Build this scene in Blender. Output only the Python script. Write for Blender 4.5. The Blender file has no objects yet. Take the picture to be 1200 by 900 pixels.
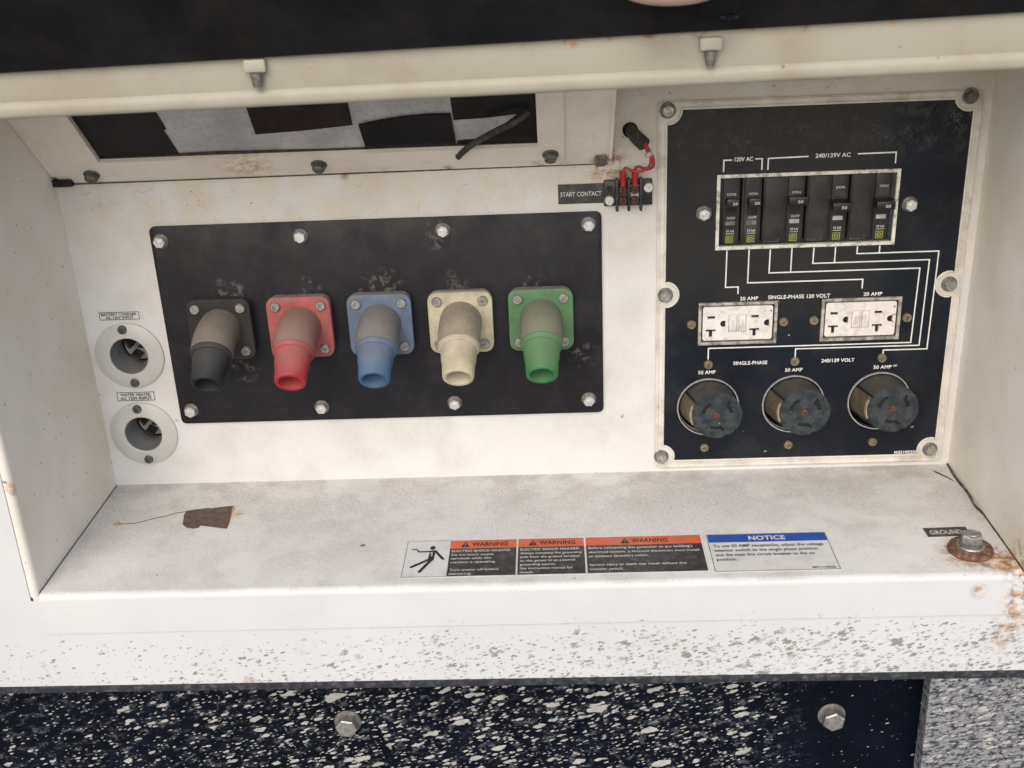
import bpy, bmesh, math, random
from mathutils import Vector, Matrix
random.seed(7)
C = bpy.context.scene.collection
sc = bpy.context.scene
S = 0.001                       # shapes below are written in millimetres
R = math.radians
sin, cos, pi = math.sin, math.cos, math.pi

# ------------------------------------------------------------------ camera
cam_d = bpy.data.cameras.new('camera'); cam = bpy.data.objects.new('camera', cam_d); C.objects.link(cam)
cam_d.sensor_width = 36; cam_d.lens = 1332.77 * 36 / 1200
cam_d.clip_start = 0.02; cam_d.clip_end = 200
p, yw, ro = R(23.1577), R(-2.3880), R(-2.5880)
fw = Vector((sin(yw)*cos(p), cos(yw)*cos(p), -sin(p)))
rt = Vector((cos(yw), -sin(yw), 0)); up = rt.cross(fw)
r2 = cos(ro)*rt + sin(ro)*up; u2 = -sin(ro)*rt + cos(ro)*up
cam.matrix_world = Matrix(((r2.x, u2.x, -fw.x, .0271), (r2.y, u2.y, -fw.y, -.9741), (r2.z, u2.z, -fw.z, .27538), (0, 0, 0, 1)))
cam_d.dof.use_dof = True; cam_d.dof.focus_distance = 1.02; cam_d.dof.aperture_fstop = 9
sc.camera = cam
# ------------------------------------------------------------------ light
SUN_EL, SUN_AZ = 40, -12          # azimuth measured from straight behind the camera, negative = from the left
w = bpy.data.worlds.new('World'); sc.world = w; w.use_nodes = True
nt = w.node_tree; bg = nt.nodes['Background']
sky = nt.nodes.new('ShaderNodeTexSky'); sky.sky_type = 'NISHITA'; sky.sun_disc = False
sky.sun_elevation = R(SUN_EL); sky.sun_rotation = R(180 - SUN_AZ)
sky.air_density = 1.0; sky.dust_density = 3.0; sky.ozone_density = 0.6
nt.links.new(sky.outputs[0], bg.inputs[0]); bg.inputs[1].default_value = 0.15
sd = bpy.data.lights.new('sun', 'SUN'); sd.energy = 0.85; sd.angle = R(62); sd.color = (1, .98, .955)
sun = bpy.data.objects.new('sun', sd); C.objects.link(sun)
dv = Vector((sin(R(SUN_AZ))*cos(R(SUN_EL)), -cos(R(SUN_AZ))*cos(R(SUN_EL)), sin(R(SUN_EL))))
sun.rotation_euler = dv.to_track_quat('Z', 'Y').to_euler()
sc.view_settings.view_transform = 'Standard'; sc.view_settings.look = 'None'
sc.view_settings.exposure = 0.48; sc.view_settings.gamma = 1

# ------------------------------------------------------------------ mesh helpers
def new(): return bmesh.new()
def box(bm, x0, x1, y0, y1, z0, z1, bev=0, seg=2):
    m = Matrix.Translation(((x0+x1)/2, (y0+y1)/2, (z0+z1)/2)) @ Matrix.Diagonal((abs(x1-x0), abs(y1-y0), abs(z1-z0), 1))
    t = bmesh.new(); bmesh.ops.create_cube(t, size=1, matrix=m)
    if bev: bmesh.ops.bevel(t, geom=t.edges[:], offset=bev, segments=seg, profile=.5, affect='EDGES')
    join(bm, t)
def join(bm, t, mat=None):
    if mat is not None: bmesh.ops.transform(t, matrix=mat, verts=t.verts)
    vm = {v: bm.verts.new(v.co) for v in t.verts}
    for f in t.faces:
        try: bm.faces.new([vm[v] for v in f.verts])
        except ValueError: pass
    t.free()
def plate(bm, outer, holes, y0, y1, bev=0):
    """outline in (x,z) with holes, from y0 (front) to y1 (back)"""
    t = bmesh.new(); edges = []; 
    for lp in [outer] + list(holes):
        vs = [t.verts.new((a, y0, b)) for a, b in lp]
        edges += [t.edges.new((vs[i], vs[(i+1) % len(vs)])) for i in range(len(vs))]
    bmesh.ops.triangle_fill(t, edges=edges, use_beauty=True)
    n = len(t.verts)
    ring = list(edges)
    if bev:
        pass
    front = t.faces[:]
    vm = {v: t.verts.new((v.co.x, y1, v.co.z)) for v in list(t.verts)}
    for e in ring: t.faces.new((e.verts[0], e.verts[1], vm[e.verts[1]], vm[e.verts[0]]))
    for f in front: t.faces.new([vm[v] for v in reversed(f.verts)])
    bmesh.ops.recalc_face_normals(t, faces=t.faces[:])
    if bev:
        es = [e for e in t.edges if len(e.link_faces) == 2 and abs(e.verts[0].co.y-y0) < 1e-6 and abs(e.verts[1].co.y-y0) < 1e-6
              and abs(e.link_faces[0].normal.dot(e.link_faces[1].normal)) < .5]
        bmesh.ops.bevel(t, geom=es, offset=bev, segments=2, profile=.5, affect='EDGES')
    join(bm, t)
def rect(x0, x1, z0, z1): return [(x0, z0), (x1, z0), (x1, z1), (x0, z1)]
def rrect(x0, x1, z0, z1, r, n=5):
    o = []
    for cx, cz, a in ((x1-r, z0+r, -90), (x1-r, z1-r, 0), (x0+r, z1-r, 90), (x0+r, z0+r, 180)):
        for i in range(n+1):
            t = R(a + 90*i/n); o.append((cx+r*cos(t), cz+r*sin(t)))
    return o
def circ(x, z, r, n=32, a0=0): return [(x+r*cos(a0+2*pi*i/n), z+r*sin(a0+2*pi*i/n)) for i in range(n)]
def lathe(bm, prof, n=32, mat=None, a0=0):
    """profile of (radius, height) turned round the -y axis (height grows towards the viewer)"""
    t = bmesh.new(); rings = []
    for r, h in prof:
        rings.append([t.verts.new((r*cos(a0+2*pi*i/n), -h, r*sin(a0+2*pi*i/n))) for i in range(n)] if r > 1e-6 else [t.verts.new((0, -h, 0))])
    for a, b in zip(rings, rings[1:]):
        for i in range(n):
            j = (i+1) % n
            if len(a) == 1 and len(b) == 1: continue
            if len(a) == 1: t.faces.new((a[0], b[j], b[i]))
            elif len(b) == 1: t.faces.new((a[i], a[j], b[0]))
            else: t.faces.new((a[i], a[j], b[j], b[i]))
    bmesh.ops.recalc_face_normals(t, faces=t.faces[:])
    join(bm, t, mat)
def tube(bm, pts, rad, n=12, caps=True, closed=False):
    pts = [Vector(q) for q in pts]; m = len(pts)
    rads = rad if isinstance(rad, (list, tuple)) else [rad]*m
    t = bmesh.new(); rings = []; ref = None
    for i, q in enumerate(pts):
        if closed: d = (pts[(i+1) % m]-pts[i-1]).normalized()
        else: d = (pts[min(i+1, m-1)]-pts[max(i-1, 0)]).normalized()
        if ref is None:
            ref = Vector((0, 1, 0)) if abs(d.y) < .9 else Vector((0, 0, 1))
            if abs(d.y) < .05 : ref = Vector((0, 1, 0))
        a = (ref - d*ref.dot(d)).normalized(); b = d.cross(a); ref = a
        rings.append([t.verts.new(q + rads[i]*(a*cos(2*pi*k/n)+b*sin(2*pi*k/n))) for k in range(n)])
    pr = list(zip(rings, rings[1:])) + ([(rings[-1], rings[0])] if closed else [])
    for a, b in pr:
        for k in range(n): t.faces.new((a[k], a[(k+1) % n], b[(k+1) % n], b[k]))
    if caps and not closed:
        t.faces.new(rings[0]); t.faces.new(list(reversed(rings[-1])))
    bmesh.ops.recalc_face_normals(t, faces=t.faces[:])
    join(bm, t)
def smoothpath(pts, k=6):
    P = [Vector(q) for q in pts]; P = [2*P[0]-P[1]] + P + [2*P[-1]-P[-2]]; o = []
    for i in range(1, len(P)-2):
        a, b, c, d = P[i-1:i+3]
        for j in range(k):
            t = j/k; o.append(.5*((2*b)+(c-a)*t+(2*a-5*b+4*c-d)*t*t+(3*b-a-3*c+d)*t**3))
    o.append(P[-2]); return o
def extrude_x(bm, prof, x0, x1, closed=True, cuts=1):
    """profile of (y,z) swept along x"""
    t = bmesh.new()
    R_ = [[t.verts.new((x0+(x1-x0)*k/cuts, y, z)) for y, z in prof] for k in range(cuts+1)]
    n = len(prof)
    for A, B in zip(R_, R_[1:]):
        for i in range(n if closed else n-1): t.faces.new((A[i], A[(i+1) % n], B[(i+1) % n], B[i]))
    if closed: t.faces.new(R_[0]); t.faces.new(list(reversed(R_[-1])))
    bmesh.ops.recalc_face_normals(t, faces=t.faces[:])
    join(bm, t)
def finish(bm, sm=38, org=(0, 0, 0), name='mesh'):
    bmesh.ops.remove_doubles(bm, verts=bm.verts[:], dist=1e-4)
    o = Vector(org)
    for v in bm.verts: v.co = (v.co - o)*S
    me = bpy.data.meshes.new(name); bm.to_mesh(me); bm.free()
    if sm:
        me.polygons.foreach_set('use_smooth', [True]*len(me.polygons)); me.set_sharp_from_angle(angle=R(sm))
    return me
def link(name, me, m=None, parent=None):
    if m is not None and not me.materials: me.materials.append(m)
    o = bpy.data.objects.new(name, me); C.objects.link(o)
    if parent: o.parent = parent
    return o
def part(name, bm, m, parent=None, sm=38, label=None):
    """bm is in scene millimetres; it is stored relative to the root it belongs to"""
    org = Vector((0, 0, 0)); q = parent
    while q is not None: org += q.location/S; q = q.parent
    o = link(name, finish(bm, sm, org, name), m, parent)
    if label: o['label'] = label
    return o
def thing(name, label, cat, loc=(0, 0, 0), group=None):
    o = bpy.data.objects.new(name, None); C.objects.link(o); o.location = Vector(loc)*S; o.empty_display_size = .01
    o['label'] = label; o['category'] = cat
    if group: o['group'] = group
    return o
def tag(o, label, cat, group=None):
    o['label'] = label; o['category'] = cat
    if group: o['group'] = group
    return o
def struct(name, bm, m, sm=38):
    o = link(name, finish(bm, sm, (0, 0, 0), name), m); o['kind'] = 'structure'; return o
def dup(root, loc, label=None, rename=None):
    r = root.copy(); C.objects.link(r); r.location = Vector(loc)*S
    if label: r['label'] = label
    for ch in list(root.children):
        c = ch.copy(); C.objects.link(c); c.parent = r
        for g in list(ch.children):
            d = g.copy(); C.objects.link(d); d.parent = c
    return r
_tm = {}
def text_mesh(s, bold=.02, shear=0.0):
    cu = bpy.data.curves.new('lettering', 'FONT'); cu.body = s; cu.size = 1; cu.offset = bold; cu.shear = shear
    cu.resolution_u = 4; cu.align_x = 'CENTER'; cu.space_character = 1.04
    ob = bpy.data.objects.new('t', cu); C.objects.link(ob)
    bpy.context.view_layer.update()
    me = bpy.data.meshes.new_from_object(ob.evaluated_get(bpy.context.evaluated_depsgraph_get()))
    vs = [v.co.copy() for v in me.vertices]; fs = [tuple(f.vertices) for f in me.polygons]
    bpy.data.objects.remove(ob); bpy.data.curves.remove(cu); bpy.data.meshes.remove(me)
    return vs, fs
def add_text(bm, s, O, U, V, wd, ht, bold=.02, left=False, cap=.70):
    """lettering centred on O, width wd along U, capital height ht along V"""
    vs, fs = text_mesh(s, bold)
    x0 = min(v.x for v in vs); x1 = max(v.x for v in vs)
    O, U, V = Vector(O), Vector(U), Vector(V)
    sx = wd/(x1-x0) if wd else ht/cap
    cx = x0 if left else (x0+x1)/2
    nv = [bm.verts.new(O + U*((v.x-cx)*sx) + V*((v.y-cap/2)/cap*ht)) for v in vs]
    for f in fs:
        try: bm.faces.new([nv[i] for i in f])
        except ValueError: pass
WU, WV = (1, 0, 0), (0, 0, 1)       # wall lettering
FU, FV = (1, 0, 0), (0, 1, 0)       # shelf lettering

# ------------------------------------------------------------------ material helpers
class Mat:
    def __init__(s, name):
        s.m = bpy.data.materials.new(name); s.m.use_nodes = True
        s.t = s.m.node_tree; s.b = s.t.nodes['Principled BSDF']
        g = s.n('NewGeometry'); s.pos = g.outputs['Position']; s.nrm = g.outputs['Normal']
    def n(s, k, **kw):
        nd = s.t.nodes.new('ShaderNode'+k)
        for a, v in kw.items(): setattr(nd, a, v)
        return nd
    def l(s, a, b):
        if isinstance(a, (int, float)): b.default_value = a
        elif isinstance(a, tuple): b.default_value = (a + (1,))[:4] if len(b.default_value) == 4 else a[:3]
        else: s.t.links.new(a, b)
    def math(s, op, a, b=0.0, c=0.0, clamp=False):
        nd = s.n('Math', operation=op); nd.use_clamp = clamp
        s.l(a, nd.inputs[0]); s.l(b, nd.inputs[1]); s.l(c, nd.inputs[2]); return nd.outputs[0]
    def vm(s, op, a, b):
        nd = s.n('VectorMath', operation=op); s.l(a, nd.inputs[0]); s.l(b, nd.inputs[1])
        return nd.outputs['Value'] if op in ('DISTANCE', 'DOT_PRODUCT', 'LENGTH') else nd.outputs[0]
    def ramp(s, v, a, b, o0=0.0, o1=1.0, smooth=True):
        nd = s.n('MapRange'); nd.interpolation_type = 'SMOOTHSTEP' if smooth else 'LINEAR'
        s.l(v, nd.inputs[0]); s.l(a, nd.inputs[1]); s.l(b, nd.inputs[2]); s.l(o0, nd.inputs[3]); s.l(o1, nd.inputs[4]); return nd.outputs[0]
    def noise(s, mm, det=4, rough=.55, vec=None, off=0.0, dist=0.0):
        nd = s.n('TexNoise'); v = vec or s.pos
        if off: v = s.vm('ADD', v, (off, off*.7, -off))
        s.t.links.new(v, nd.inputs['Vector']); nd.inputs['Scale'].default_value = 1000/mm
        nd.inputs['Detail'].default_value = det; nd.inputs['Roughness'].default_value = rough; nd.inputs['Distortion'].default_value = dist
        return nd.outputs['Fac']
    def noisec(s, mm, det=2):
        nd = s.n('TexNoise'); s.t.links.new(s.pos, nd.inputs['Vector']); nd.inputs['Scale'].default_value = 1000/mm
        nd.inputs['Detail'].default_value = det; return nd.outputs['Color']
    def mix(s, f, a, b):
        nd = s.n('Mix', data_type='RGBA'); s.l(f, nd.inputs[0]); s.l(a, nd.inputs[6]); s.l(b, nd.inputs[7]); return nd.outputs[2]
    def stretch(s, ang, sx, sy, plane='xz', wob=0.0, wmm=8, off=0.0):
        """coordinates in a plane, turned by ang and stretched, for streaky marks"""
        v = s.pos
        if wob:
            c = s.vm('SUBTRACT', s.noisec(wmm), (.5, .5, .5)); c = s.vm('MULTIPLY', c, (wob*S, wob*S, wob*S)); v = s.vm('ADD', v, c)
        sp = s.n('SeparateXYZ'); s.t.links.new(v, sp.inputs[0])
        A = s.math('ADD', sp.outputs[0], s.math('MULTIPLY', sp.outputs[1], .83)); B = sp.outputs[2]
        ca, sa = cos(R(ang)), sin(R(ang))
        U = s.math('ADD', s.math('MULTIPLY', A, ca/sx), s.math('MULTIPLY', B, sa/sx))
        V = s.math('ADD', s.math('MULTIPLY', A, -sa/sy), s.math('MULTIPLY', B, ca/sy))
        cb = s.n('CombineXYZ'); s.t.links.new(U, cb.inputs[0]); s.t.links.new(V, cb.inputs[1]); cb.inputs[2].default_value = off
        return cb.outputs[0]
    def spots(s, vec, mm, rmax, keep=.5, power=1.5, soft=.04, dens=None):
        """separate spots: one per cell, each of its own size, many cells empty"""
        nd = s.n('TexVoronoi', feature='F1'); s.t.links.new(vec, nd.inputs['Vector']); nd.inputs['Scale'].default_value = 1000/mm
        sp = s.n('SeparateXYZ'); s.t.links.new(nd.outputs['Color'], sp.inputs[0])
        k = sp.outputs[0]
        if dens is not None: k = s.math('ADD', k, s.math('SUBTRACT', dens, 1.0))
        k = s.math('SUBTRACT', k, 1-keep); k = s.math('DIVIDE', k, keep)
        k = s.math('POWER', s.math('MAXIMUM', k, 0.0), power); r = s.math('MULTIPLY', k, rmax)
        d = s.math('SUBTRACT', r, nd.outputs['Distance'])
        return s.ramp(d, 0.0, soft)
    def near(s, pt, r0, r1): 
        d = s.vm('DISTANCE', s.pos, tuple(q*S for q in pt)); return s.ramp(d, r0*S, r1*S, 1.0, 0.0)
    def sep(s):
        sp = s.n('SeparateXYZ'); s.t.links.new(s.pos, sp.inputs[0]); return sp.outputs
    def bump(s, h, dist, strength=1.0):
        nd = s.n('Bump'); nd.inputs['Strength'].default_value = strength; nd.inputs['Distance'].default_value = dist*S
        s.t.links.new(h, nd.inputs['Height']); s.t.links.new(nd.outputs[0], s.b.inputs['Normal'])
    def out(s, col, rough=.5, metal=0.0, spec=.5, coat=0.0):
        s.l(col, s.b.inputs['Base Color']); s.l(rough, s.b.inputs['Roughness']); s.l(metal, s.b.inputs['Metallic'])
        s.b.inputs['Specular IOR Level'].default_value = spec; s.b.inputs['Coat Weight'].default_value = coat
        return s.m
def mul(f, *a): pass

def plain(name, col, rough=.5, metal=0.0, var=.25, mm=12, bump=.15, dirt=None, dirtamt=.5, spec=.5, grit=2.0):
    s = Mat(name); f = s.noise(mm, 5, .6)
    d = tuple(c*(1-var) for c in col); h = tuple(min(1, c*(1+var*.6)) for c in col)
    c = s.mix(s.ramp(f, .3, .7), d, h)
    if dirt:
        k = s.math('MULTIPLY', s.ramp(s.noise(mm*.7, 6, .65, off=3), .45, .72), dirtamt); c = s.mix(k, c, dirt)
    s.bump(s.noise(grit, 3, .6), bump)
    return s.out(c, s.ramp(f, .3, .7, min(1, rough*1.2), rough*.85), metal, spec)

def paint(name, base, tint, grime, grime_amt=.25, speck=.0, crack=0.0, rough=.5, bumpd=.25, grain=.15, rust=(), extra=None, ztint=None):
    """old cream enamel: blotches, soft grime, fine grain, pinholes, hairline cracks, local rust"""
    s = Mat(name)
    c = s.mix(s.ramp(s.noise(140, 4, .5), .3, .7), base, tint)
    g = s.math('MULTIPLY', s.ramp(s.noise(55, 6, .62, off=5), .42, .75), grime_amt)
    c = s.mix(g, c, grime)
    # runs of dirt washed downwards
    st = s.stretch(90, 22, 1.6, 'xz'); run = s.math('MULTIPLY', s.ramp(s.noise(6000, 4, .6, vec=st), .52, .78), grime_amt*.8)
    c = s.mix(run, c, grime)
    if ztint:
        z0, z1, amt, col = ztint  # patchy tint that grows stronger with height
        m = s.math('MULTIPLY', s.ramp(s.sep()[2], z0*S, z1*S), s.ramp(s.noise(30, 5, .6, off=9), .25, .8)); c = s.mix(s.math('MULTIPLY', m, amt), c, col)
    fg = s.noise(2.2, 3, .7)
    c = s.mix(s.math('MULTIPLY', s.ramp(fg, .45, .75), grain), c, tuple(q*.45 for q in base))
    if crack:
        nd = s.n('TexVoronoi', feature='DISTANCE_TO_EDGE'); wv = s.vm('ADD', s.pos, s.vm('MULTIPLY', s.noisec(9, 4), (.009, .009, .009)))
        s.t.links.new(wv, nd.inputs['Vector']); nd.inputs['Scale'].default_value = 1000/11
        m = s.math('MULTIPLY', s.ramp(nd.outputs['Distance'], 0.0, .03, 1.0, 0.0), s.ramp(s.noise(16, 5, .7, off=2), .54, .64))
        if ztint: m = s.math('MULTIPLY', m, s.ramp(s.sep()[2], -.02, .05))
        c = s.mix(s.math('MULTIPLY', m, crack), c, (.10, .07, .05))
    if speck:
        m = s.spots(s.vm('ADD', s.pos, s.vm('MULTIPLY', s.noisec(2), (.001, .001, .001))), 13, .10, keep=speck, power=.8)
        c = s.mix(s.math('MULTIPLY', m, .85), c, (.10, .075, .055))
        m = s.spots(s.vm('ADD', s.pos, s.vm('MULTIPLY', s.noisec(3), (.004, .004, .004))), 47, .075, keep=speck*1.2, power=.7)
        c = s.mix(m, c, (.07, .055, .05))
    for pt, r0, r1, amt in rust:
        m = s.math('MULTIPLY', s.near(pt, r0, r1), s.ramp(s.noise(9, 6, .7, off=1), .42, .56)); 
        c = s.mix(s.math('MULTIPLY', m, amt), c, s.mix(s.ramp(s.noise(7, 4), .42, .58), (.52, .28, .075), (.17, .06, .022)))
    h = s.math('ADD', s.math('MULTIPLY', s.noise(3.0, 3, .6), .5), s.math('MULTIPLY', s.noise(22, 3, .5), 1.5))
    if extra: c = extra(s, c)
    s.bump(h, bumpd)
    return s.out(c, s.ramp(fg, .3, .7, rough*.85, min(1, rough*1.25)))

CREAM, CREAM2, GRIME = (.66, .61, .54), (.70, .645, .585), (.36, .29, .20)
M = {}
M['wall'] = paint('cream_wall_paint', (.63, .625, .615), (.665, .66, .65), (.37, .325, .26), .32, speck=.22, crack=.6, rough=.55, grain=.12,
                  ztint=(-80, 80, .85, (.60, .50, .35)), rust=[((77, 0, 62), 4, 26, .9), ((-150, 0, 61), 1, 8, .7)])
def side_extra(s, c):
    x, y, z = s.sep()
    v = s.vm('ADD', s.pos, s.vm('MULTIPLY', s.noisec(4, 3), (.004, .004, .004)))
    dn = s.ramp(y, -.150, -.188, .30, 1.0)
    m = s.spots(v, 7, .30, keep=.6, power=1.0, dens=dn); m = s.math('MULTIPLY', m, s.ramp(y, -.150, -.16))
    c = s.mix(s.math('MULTIPLY', m, .85), c, (.16, .13, .11))
    yl = s.math('MULTIPLY', s.ramp(s.noise(110, 4, .5, off=13), .42, .62), .40); c = s.mix(yl, c, (.66, .60, .45))
    return c
M['side'] = paint('side_wall_paint', (.78, .735, .66), (.80, .755, .70), (.52, .47, .39), .24, speck=.62, rough=.55, grain=.08,
                  rust=[((398, -188, -240), 8, 44, 1), ((-404, -190, -140), 2, 10, .8)], extra=side_extra)
def shelf_extra(s, c):
    x, y, z = s.sep()
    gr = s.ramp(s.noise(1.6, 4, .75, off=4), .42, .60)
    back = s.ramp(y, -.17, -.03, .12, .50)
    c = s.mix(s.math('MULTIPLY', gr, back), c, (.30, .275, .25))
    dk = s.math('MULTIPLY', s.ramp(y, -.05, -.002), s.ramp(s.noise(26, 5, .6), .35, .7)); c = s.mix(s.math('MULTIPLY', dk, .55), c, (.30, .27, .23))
    # pale dried film patches
    c = s.mix(s.math('MULTIPLY', s.ramp(s.noise(70, 6, .6, off=7), .48, .60), .45), c, (.70, .71, .68))
    c = s.mix(s.math('MULTIPLY', s.ramp(s.noise(34, 6, .68, off=17), .52, .70), .35), c, (.42, .39, .35))
    return c
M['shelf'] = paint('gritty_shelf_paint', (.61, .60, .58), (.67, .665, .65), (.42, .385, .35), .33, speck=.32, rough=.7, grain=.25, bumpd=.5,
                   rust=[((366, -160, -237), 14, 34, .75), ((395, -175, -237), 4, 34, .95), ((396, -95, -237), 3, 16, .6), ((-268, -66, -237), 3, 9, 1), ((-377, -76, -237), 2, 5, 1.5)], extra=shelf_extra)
def fascia_extra(s, c):
    x, y, z = s.sep()
    side = s.ramp(x, -.40, .20, .62, 1.0, False)
    lowz = s.math('ADD', z, s.math('MULTIPLY', s.math('SUBTRACT', s.noise(40, 5, .6), .5), .05))
    low = s.ramp(lowz, s.ramp(x, -.25, .15, -.272, -.258), -.296, 0.0, 1.0)
    dens = s.math('MULTIPLY', side, low)
    dn = s.math('ADD', .30, s.math('MULTIPLY', dens, .70))
    m = None
    for mm, rm, kp, o, wb in ((12, .27, .55, 0, 10), (6, .40, .92, 3.3, 5.5), (3.2, .50, .97, 7.1, 3), (2.0, .50, .9, 11.9, 2)):
        k = s.spots(s.stretch(16, 2.3, .85, 'xz', wob=wb, wmm=mm*.55, off=o), mm, rm, keep=kp, power=1.25, dens=dn, soft=.03)
        m = k if m is None else s.math('MAXIMUM', m, k)
    isl = s.ramp(s.noise(13, 7, .72, vec=s.stretch(12, 1.7, .8, 'xz')), s.ramp(dens, .3, 1.0, .72, .585), s.ramp(dens, .3, 1.0, .735, .60))
    m = s.math('MAXIMUM', m, isl)
    m = s.math('MULTIPLY', m, s.ramp(dens, .0, .08))
    m = s.math('MULTIPLY', m, s.ramp(s.noise(5, 4, .7, off=5), .30, .42))
    m = s.math('MULTIPLY', m, s.ramp(s.noise(17, 5, .7, off=31), .35, .55, .35, 1.0)); c = s.mix(s.math('MULTIPLY', m, .92), c, (.21, .205, .185))
    yl = s.math('MULTIPLY', s.ramp(s.noise(90, 5, .6, off=11), .5, .75), s.ramp(z, -.285, -.245)); c = s.mix(s.math('MULTIPLY', yl, .35), c, (.72, .68, .50))
    return c
M['fascia'] = paint('white_fascia_paint', (.57, .58, .585), (.60, .61, .615), (.46, .44, .37), .14, speck=.05, rough=.45, grain=.05,
                    rust=[((400, -190, -246), 6, 24, 1), ((396, -190, -266), 4, 20, .8), ((390, -190, -286), 4, 18, .6), ((384, -190, -304), 3, 14, .4), ((-240, -190, -330), 1, 9, .6), ((362, -190, -252), 2, 10, .7)], extra=fascia_extra)
def header_extra(s, c):
    m = s.ramp(s.noise(4000, 3, .6, vec=s.stretch(84, 20, 1.5, 'xz', off=4)), .58, .74); c = s.mix(s.math('MULTIPLY', m, .35), c, (.52, .50, .44))
    m = s.ramp(s.noise(1200, 3, .6, vec=s.stretch(4, 12, 1.2, 'xz', off=9)), .60, .72); c = s.mix(s.math('MULTIPLY', m, .5), c, (.25, .22, .16))
    return c
M['header'] = paint('header_paint', (.37, .345, .27), (.385, .365, .30), (.24, .19, .13), .4, speck=.08, rough=.5, grain=.05,
                    rust=[((x, -195, 187+.019*x), 1, q*.7, .7) for x, q in ((-170, 9), (10, 7), (44, 12), (70, 8), (95, 13), (128, 10), (160, 12), (196, 8), (255, 9))], extra=header_extra)
M['slope'] = paint('window_surround_paint', (.75, .69, .60), (.78, .72, .645), (.48, .38, .25), .33, speck=.12, crack=.3, rough=.5, grain=.08,
                   rust=[((-230, -14, 74), 2, 34, .55), ((73, -6, 66), 2, 14, .9), ((20, -4, 64), 1, 12, .9), ((-60, -2, 61), 1, 9, .9)])
M['door'] = plain('door_paint', (.66, .63, .55), .5)

def black_panel(name, base, dust, amt, rough, speckamt, scratch=.6, film=False, dustat=()):
    s = Mat(name); x, y, z = s.sep()
    c = s.mix(s.ramp(s.noise(70, 5, .6), .35, .7), base, tuple(q*1.7 for q in base))
    d = s.math('MULTIPLY', s.ramp(s.noise(38, 7, .68, off=2), .46, .74), amt); c = s.mix(d, c, dust)
    st = s.stretch(82, 14, 1.0, 'xz'); c = s.mix(s.math('MULTIPLY', s.ramp(s.noise(5000, 3, .6, vec=st), .60, .72), amt*.5), c, dust)
    # fine scuffs in two directions
    for a, o in ((20, 1), (-62, 4), (68, 7)):
        v = s.stretch(a, 16, .55, 'xz', wob=4, wmm=20, off=o)
        m = s.math('MULTIPLY', s.ramp(s.noise(900, 2, .5, vec=v), .70, .76), s.ramp(s.noise(34, 3, .6, off=o), .5, .66))
        c = s.mix(s.math('MULTIPLY', m, scratch), c, (.34, .33, .31))
    if dustat:
        for (px_, pz_) in dustat:
            mk = s.math('MULTIPLY', s.near((px_, -3, pz_), 6, 18), s.ramp(s.noise(8, 7, .75), .50, .62)); c = s.mix(s.math('MULTIPLY', mk, .6), c, (.15, .138, .12))
    fl = s.math('MULTIPLY', s.ramp(s.noise(2.0, 4, .75, off=21), .62, .74), s.ramp(s.noise(26, 4, .6, off=22), .42, .62)); c = s.mix(s.math('MULTIPLY', fl, .40), c, (.16, .15, .135))
    rr = s.ramp(s.noise(30, 5, .6, off=6), .3, .7, rough*.8, rough*1.4)
    if film:
        # worn wrinkled varnish along the top
        ns = s.noise(7, 3, .5, dist=1.2); rid = s.math('ABSOLUTE', s.math('SUBTRACT', ns, .5))
        top = s.math('MULTIPLY', s.ramp(z, .058, .088), s.ramp(s.noise(30, 4, .6, off=8), .50, .62))
        m = s.math('MULTIPLY', s.ramp(rid, .008, .035, 1.0, 0.0), top)
        c = s.mix(s.math('MULTIPLY', m, .40), c, (.26, .25, .22))
        wr = s.math('MULTIPLY', s.ramp(s.noise(9, 4, .6, dist=.6, off=4), .48, .60), s.ramp(z, .045, .075)); c = s.mix(s.math('MULTIPLY', wr, .35), c, (.060, .058, .052))
        # grey sky sheen painted into the colour, fading towards the right hand side
        zn = s.math('MULTIPLY', s.ramp(x, .335, .300), s.ramp(z, -.12, -.02)); c = s.mix(s.math('MULTIPLY', zn, .62), c, (.034, .033, .029))
    if speckamt:
        v = s.stretch(20, 1.5, 1, 'xz', wob=2, wmm=3)
        dn = s.ramp(z, .05, -.15, .50, 1.0)
        m = s.spots(v, 9, .16, keep=speckamt, power=1.4, dens=dn); m2 = s.spots(s.stretch(20, 1.6, 1, 'xz', wob=3, wmm=4, off=5), 24, .13, keep=speckamt*1.1, power=1.2, dens=dn)
        c = s.mix(s.math('MULTIPLY', s.math('MAXIMUM', m, m2), .8), c, (.42, .42, .40))
    s.bump(s.math('ADD', s.noise(25, 4, .6), s.math('MULTIPLY', s.noise(2, 2), .08)), .35)
    return s.out(c, rr, spec=.24)
M['blackL'] = black_panel('black_connector_panel', (.010, .010, .013), (.050, .046, .043), .35, .40, 0, .7, dustat=[(-268, -40), (-262, -44), (-194, -43), (-136, -41), (-120, -38), (-62, -42), (10, -43), (-262, -118), (54, -112), (-72, 4)])
M['blackR'] = black_panel('black_control_panel', (.0045, .0070, .012), (.040, .038, .034), .40, .34, .45, .6, film=True)
M['breaker'] = black_panel('black_breaker_plastic', (.024, .024, .024), (.13, .12, .10), .45, .42, 0, .7)
M['toggle'] = plain('black_toggle_plastic', (.012, .012, .013), .35, var=.3)
M['amber'] = plain('smoky_toggle_slope', (.045, .042, .033), .35, var=.3)
M['dark'] = plain('dark_cavity', (.006, .006, .007), .7)
M['gasket'] = plain('white_gasket', (.66, .63, .575), .5, var=.12, mm=25, dirt=(.34, .28, .20), dirtamt=.55)
M['chipped'] = plain('chipped_white_trim', (.70, .68, .60), .45, var=.12, mm=10, dirt=(.06, .055, .05), dirtamt=.9)
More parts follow.
